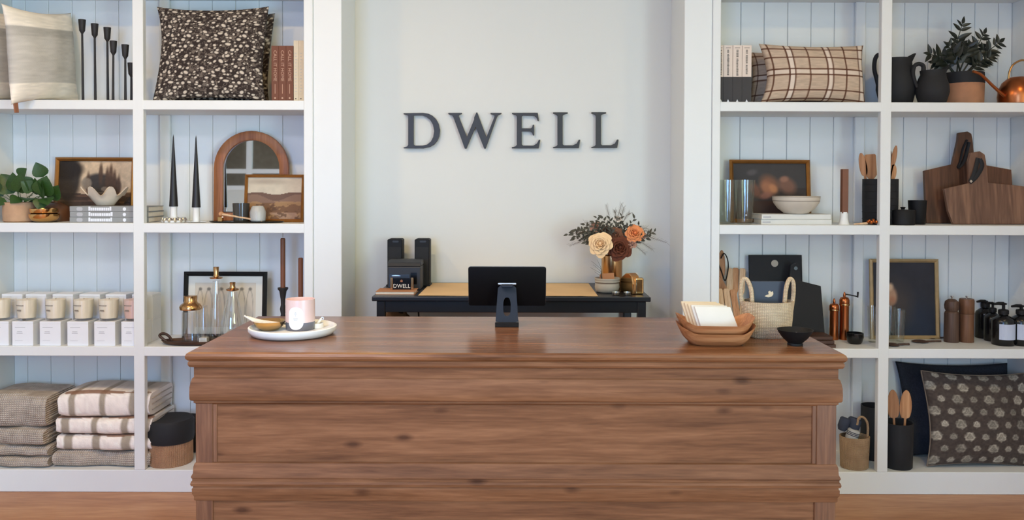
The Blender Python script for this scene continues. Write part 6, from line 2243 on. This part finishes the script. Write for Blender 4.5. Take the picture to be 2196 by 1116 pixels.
for i in range(7):
    u = thing('match_stick', 'pale incense stick in the brass bowl, ' + ('topmost', 'second from the top', 'third from the top', 'middle one', 'third from the bottom', 'second from the bottom', 'lowest')[i] + ' of the bundle', 'stick', bb.location, group='incense sticks')
    x0_, z0_ = at(560 + 7 * i, 699, s_y)[0] - bb.location.x, at(560, 700 - i, s_y)[1] - ZT
    x1_, z1_ = at(527 + 4.5 * i, 677 + 2.2 * i, s_y)[0] - bb.location.x, at(527, 676 + 2.2 * i, s_y)[1] - ZT
    MB().tube([(x0_ + 10 * k, 0.004 * (i - 3), z0_ - 0.004), (x1_, 0.005 * (i - 3), z1_)], [2.2 * k, 1.9 * k], 6).build('stick', 'pages', u)
xc_, yc_ = on_plane(644, 712, ZT)
yc_ += 0.048
k = (yc_ - CAM_Y) / F
t = thing('jar_candle', 'blush glass candle with an oval white label on the white tray', 'candle', (at(644, 700, yc_)[0], yc_, ZT))
hj = at(644, 641, yc_)[1] - ZT
rj = 31 * k
MB().lathe([(rj * 0.93, 0), (rj * 0.98, 0.004), (rj, hj * 0.27)], 40).build('smoked_base', 'smoke_base', t, smooth=True)
MB().lathe([(rj, hj * 0.27), (rj * 1.0, hj * 0.9), (rj * 0.99, hj), (rj * 0.93, hj), (rj * 0.92, hj * 0.85), (0.0001, hj * 0.85)], 40, cap0=False).build('glass', 'blush_glass', t, smooth=True, angle=60)
MB().lathe([(rj * 0.91, hj * 0.855), (0.0001, hj * 0.857)], 30, cap0=False).build('wax', 'wax_blush', t)
m = MB()
pts = rounded(33 * k, 48 * k, 15 * k, 6, -2 * k, hj * 0.42)
xm_, zm_ = -2 * k, hj * 0.42
rr = rj + 0.0008


def wrap(x_, z_):
    a = x_ / rr
    return (rr * math.sin(a), -rr * math.cos(a), z_)


vs = [wrap(xm_, zm_)]
rings = 4
for q in range(1, rings + 1):
    vs += [wrap(xm_ + (x_ - xm_) * q / rings, zm_ + (z_ - zm_) * q / rings) for x_, z_ in pts]
n = len(pts)
fs = [(0, 1 + q, 1 + (q + 1) % n) for q in range(n)]
for i in range(rings - 1):
    fs += [(1 + i * n + q, 1 + (i + 1) * n + q, 1 + (i + 1) * n + (q + 1) % n, 1 + i * n + (q + 1) % n) for q in range(n)]
m.add(vs, fs).build('oval_label', 'label_white', t, smooth=True)
m = MB()
for dz_, w_ in ((0.60, 3), (0.56, 5), (0.50, 2), (0.40, 10), (0.36, 8)):
    a0, a1 = wrap(xm_ - w_ / 2 * k, hj * dz_), wrap(xm_ + w_ / 2 * k, hj * dz_)
    m.add([(a0[0], a0[1] - 0.0006, a0[2]), (a1[0], a1[1] - 0.0006, a1[2]), (a1[0], a1[1] - 0.0006, a1[2] + 1.4 * k), (a0[0], a0[1] - 0.0006, a0[2] + 1.4 * k)], [(0, 1, 2, 3)])
m.build('label_print', 'ink_pale', t, fix=False)
xd_, yd_ = on_plane(679, 706, ZT)
yd_ += 0.02
k = (yd_ - CAM_Y) / F
t = thing('pinch_dish', 'tiny white dish beside the blush candle', 'dish', (at(679, 700, yd_)[0], yd_, ZT))
MB().lathe([(13 * k, 0), (14.5 * k, 1 * k), (14.5 * k, 11 * k), (13 * k, 11 * k), (12.5 * k, 7 * k), (0.0001, 6.5 * k)], 26).build('dish', 'ceramic_white', t, smooth=True, angle=50)
t = thing('soap_curl', 'small cream curl standing in the tiny white dish', 'ornament', (at(684, 690, yd_)[0], yd_, ZT + 6.6 * k))
MB().tube([(-4 * k, 0, 2.6 * k), (0, 0, 7 * k), (4 * k, 0, 12 * k), (5 * k, 0, 15 * k)], [3.4 * k, 3.2 * k, 2.6 * k, 1.6 * k], 8).build('curl', 'wax_cream', t, smooth=True)
MB().lathe([(2 * k, -1.2 * k), (3.4 * k, -1.2 * k), (3.4 * k, 1.2 * k), (2 * k, 1.2 * k)], 14, M=Matrix.Translation((7.5 * k, 0, 14 * k)) @ FACE, cap0=False, cap1=False).build('ring', 'silver', t, smooth=True)


# nested wooden dough bowls
def dough_bowl(label, px0, px1, pt, pb, z0, ymid, tilt=0.0):
    pc = (px0 + px1) / 2
    k = (ymid - CAM_Y) / F
    x = at(pc, pb, ymid)[0]
    t = thing('dough_bowl', label, 'bowl', (x, ymid, z0), (0, 0, R(tilt)), group='nested dough bowls')
    L, W, h = (px1 - px0) / 2 * k, 0.085, (pb - pt) * k
    seg = 56
    rows = [(0.60, 0.0, 0), (0.68, 0.04, 0), (0.84, 0.45, 0), (0.97, 0.88, 1), (1.0, 1.0, 1), (0.95, 0.98, 1), (0.86, 0.72, 0), (0.70, 0.24, 0), (0.4, 0.16, 0)]
    vs, fs = [], []
    for f, z, up in rows:
        for q in range(seg):
            a = 2 * math.pi * q / seg
            ca, sa = math.cos(a), math.sin(a)
            x_ = L * f * math.copysign(abs(ca) ** 0.5, ca)
            y_ = W * f * math.copysign(abs(sa) ** 0.5, sa)
            lift = 0.55 * h * max(0, abs(x_) / L - 0.62) / 0.38 * (z ** 2)      # upswept ends
            vs.append((x_, y_, h * z + lift))
    n = len(rows)
    for i in range(n - 1):
        fs += [(i * seg + q, i * seg + (q + 1) % seg, (i + 1) * seg + (q + 1) % seg, (i + 1) * seg + q) for q in range(seg)]
    fs += [tuple(range(seg - 1, -1, -1)), tuple(range((n - 1) * seg, n * seg))]
    MB().add(vs, fs).build('bowl', 'bowl_wood', t, smooth=True, angle=50)
    return t


_, yfb = on_plane(1540, 744, HC)
ymid = yfb + 0.062
t1 = dough_bowl('lower wooden dough bowl of the nested pair on the counter', 1452, 1614, 708, 736, HC, ymid, -3)
kk = (ymid - CAM_Y) / F
t2 = dough_bowl('upper wooden dough bowl holding the folded napkins', 1451, 1612, 705, 733, HC + 17 * kk, ymid + 0.004, -3)
# folded napkins leaning in the bowl
zn = HC + 17 * kk + 0.012
for i in range(5):
    last = i == 4
    lab = ('white folded napkin at the front of the dough bowl', 'cream folded napkin second from the front', 'cream folded napkin in the middle of the dough bowl', 'cream folded napkin second from the back', 'cream folded napkin at the back left of the dough bowl')[i]
    yy = ymid - 0.03 + 0.0105 * i
    kx = (yy - CAM_Y) / F
    xa_ = at(1546 - 7 * i, 700, yy)[0]
    t = thing('napkin', lab, 'napkin', (xa_, yy, zn), (R(-20), 0, R(4 + 0.8 * i)), group='folded napkins')
    w_, h_ = 82 * kx, (58 + 1.5 * i) * kx
    pts = [(-w_ / 2, 0), (w_ / 2, 0), (w_ / 2 - 15 * kx, h_ * 0.96), (-w_ / 2 - 13 * kx, h_)]
    MB().prism(pts, -0.006, 0.004).build('fold', 'napkin_white' if i < 2 else 'napkin_cream', t, bevel=0.003, segs=2, smooth=True)

# seagrass tote basket with a navy book
_, ybk = on_plane(1640, 734, HC)
yb2 = ybk + 0.10
s = spot('seagrass_basket', 'pale seagrass basket with two loop handles on the counter', 'basket', 1645, 700, yb2, HC)
k = s.k
h = s.h(645)
r = 56 * k
MB().lathe([(r * 0.83, 0), (r * 0.90, 0.006), (r * 0.96, h * 0.5), (r, h), (r * 0.95, h), (r * 0.9, h * 0.5), (r * 0.8, 0.012), (0.0001, 0.012)], 36, sy=0.72).build('wall', 'seagrass', s.o, smooth=True, angle=50)
for pts_, dy in (([(1594, 660), (1588, 630), (1590, 606), (1595, 598), (1602, 602), (1609, 622), (1611, 650)], 0.0), ([(1697, 665), (1701, 630), (1700, 606), (1694, 598), (1688, 604), (1683, 622), (1680, 648)], 0.0)):
    pp = [s.p(a_, b_) for a_, b_ in pts_]
    MB().tube([(x_, -0.012 * (i / 6.0) + 0.0, z_) for i, (x_, z_) in enumerate(pp)], 4.6 * k, 9).build('handle', 'seagrass', s.o, smooth=True)
t = thing('navy_book', 'navy book with a cream shell emblem standing in the seagrass basket', 'book', (at(1647, 640, yb2 + 0.01)[0], yb2 + 0.01, HC + 0.014), (R(-4), 0, 0))
hw, hh = 36 * k, s.h(605) - 0.014
m = MB().box(-hw, hw, -0.010, -0.0075, 0, hh)
m.box(-hw, hw, 0.0075, 0.010, 0, hh)
m.box(-hw, -hw + 0.003, -0.0075, 0.0075, 0, hh)
m.build('cover', 'book_navy', t, bevel=0.0006)
MB().box(-hw + 0.003, hw - 0.003, -0.0074, 0.0074, 0.003, hh - 0.003).build('page_block', 'pages', t)
zc_ = hh - 28 * k
m = MB()
m.prism([(-10 * k, -4 * k), (-2 * k, -6 * k), (6 * k, -4 * k), (9 * k, 1 * k), (8 * k, 7 * k), (4 * k, 5 * k), (2 * k, 8 * k), (-2 * k, 6 * k), (-1 * k, 0), (-6 * k, -1 * k)], -0.0112, -0.010, Matrix.Translation((2 * k, 0, zc_)))
m.build('shell_emblem', 'napkin_cream', t)

# small black footed bowl
_, ybb = on_plane(1705, 744, HC)
yb3 = ybb + 0.028
s = spot('footed_bowl', 'small black footed bowl near the right corner of the counter', 'bowl', 1705, 735, yb3, HC)
k = s.k
h = s.h(707)
MB().lathe([(16 * k, 0), (16.5 * k, 3 * k), (15 * k, 5 * k), (26 * k, h * 0.45), (34 * k, h * 0.78), (38 * k, h), (36.5 * k, h), (31 * k, h * 0.75), (20 * k, h * 0.4), (0.0001, h * 0.3)], 36).build('shell', 'matte_black', s.o, smooth=True, angle=50)
for lab, dx, dy in (('small silver ring lying in the black footed bowl, nearer the basket', -6, -0.006), ('small silver ring lying in the black footed bowl, nearer the counter corner', 6, 0.004)):
    u = thing('ring', lab, 'ring', (s.o.location.x + dx * k, yb3 + dy, HC + h * 0.62), (R(28), R(8), 0), group='silver rings')
    m = MB()
    n_ = 20
    m.tube([(6.5 * k * math.cos(2 * math.pi * q / n_), 6.5 * k * math.sin(2 * math.pi * q / n_), 0) for q in range(n_ + 1)], 2.2 * k, 7)
    m.build('band', 'silver', u, smooth=True)


# ------------------------------------------------------------------ pieces that belong to a part hang under that part
UNDER = {'title': ('cover',), 'author_line': ('cover',), 'publisher_mark': ('cover',), 'embossed_title': ('cover',), 'spine_badge': ('cover',), 'charcoal_wrap': ('cover',),
         'shell_emblem': ('cover',), 'piping': ('cover',), 'leather_tag': ('cover',), 'wick': ('wax', 'taper'), 'print': ('carton', 'glass'), 'label_print': ('oval_label',),
         'crank_knob': ('crank',), 'nut': ('top',), 'strap_bead': ('leather_strap',), 'lettering': ('card',), 'emblem': ('card',), 'paper_label': ('bottle',), 'pump': ('collar',),
         'badge': ('cabinet',), 'grille': ('cabinet',), 'knob': ('pot',), 'logo': ('front_cover',), 'hang_hole': ('board',), 'glaze_band': ('shell',), 'groove': ('shell',), 'rib': ('jar',),
         'soil': ('pot',), 'liner': ('pot',), 'bezel': ('housing',), 'screen': ('housing',), 'panel_bead': ('upper_panel',), 'bubble_rim': ('dish',), 'paper_slot': ('body',)}
for o in list(bpy.data.objects):
    st_ = o.name.split('.')[0]
    if o.parent is not None and o.parent.type == 'EMPTY' and st_ in UNDER:
        for sib in o.parent.children:
            if sib.name.split('.')[0] in UNDER[st_] and sib is not o:
                ml = o.matrix_basis.copy()
                o.parent = sib
                o.matrix_basis = ml
                break
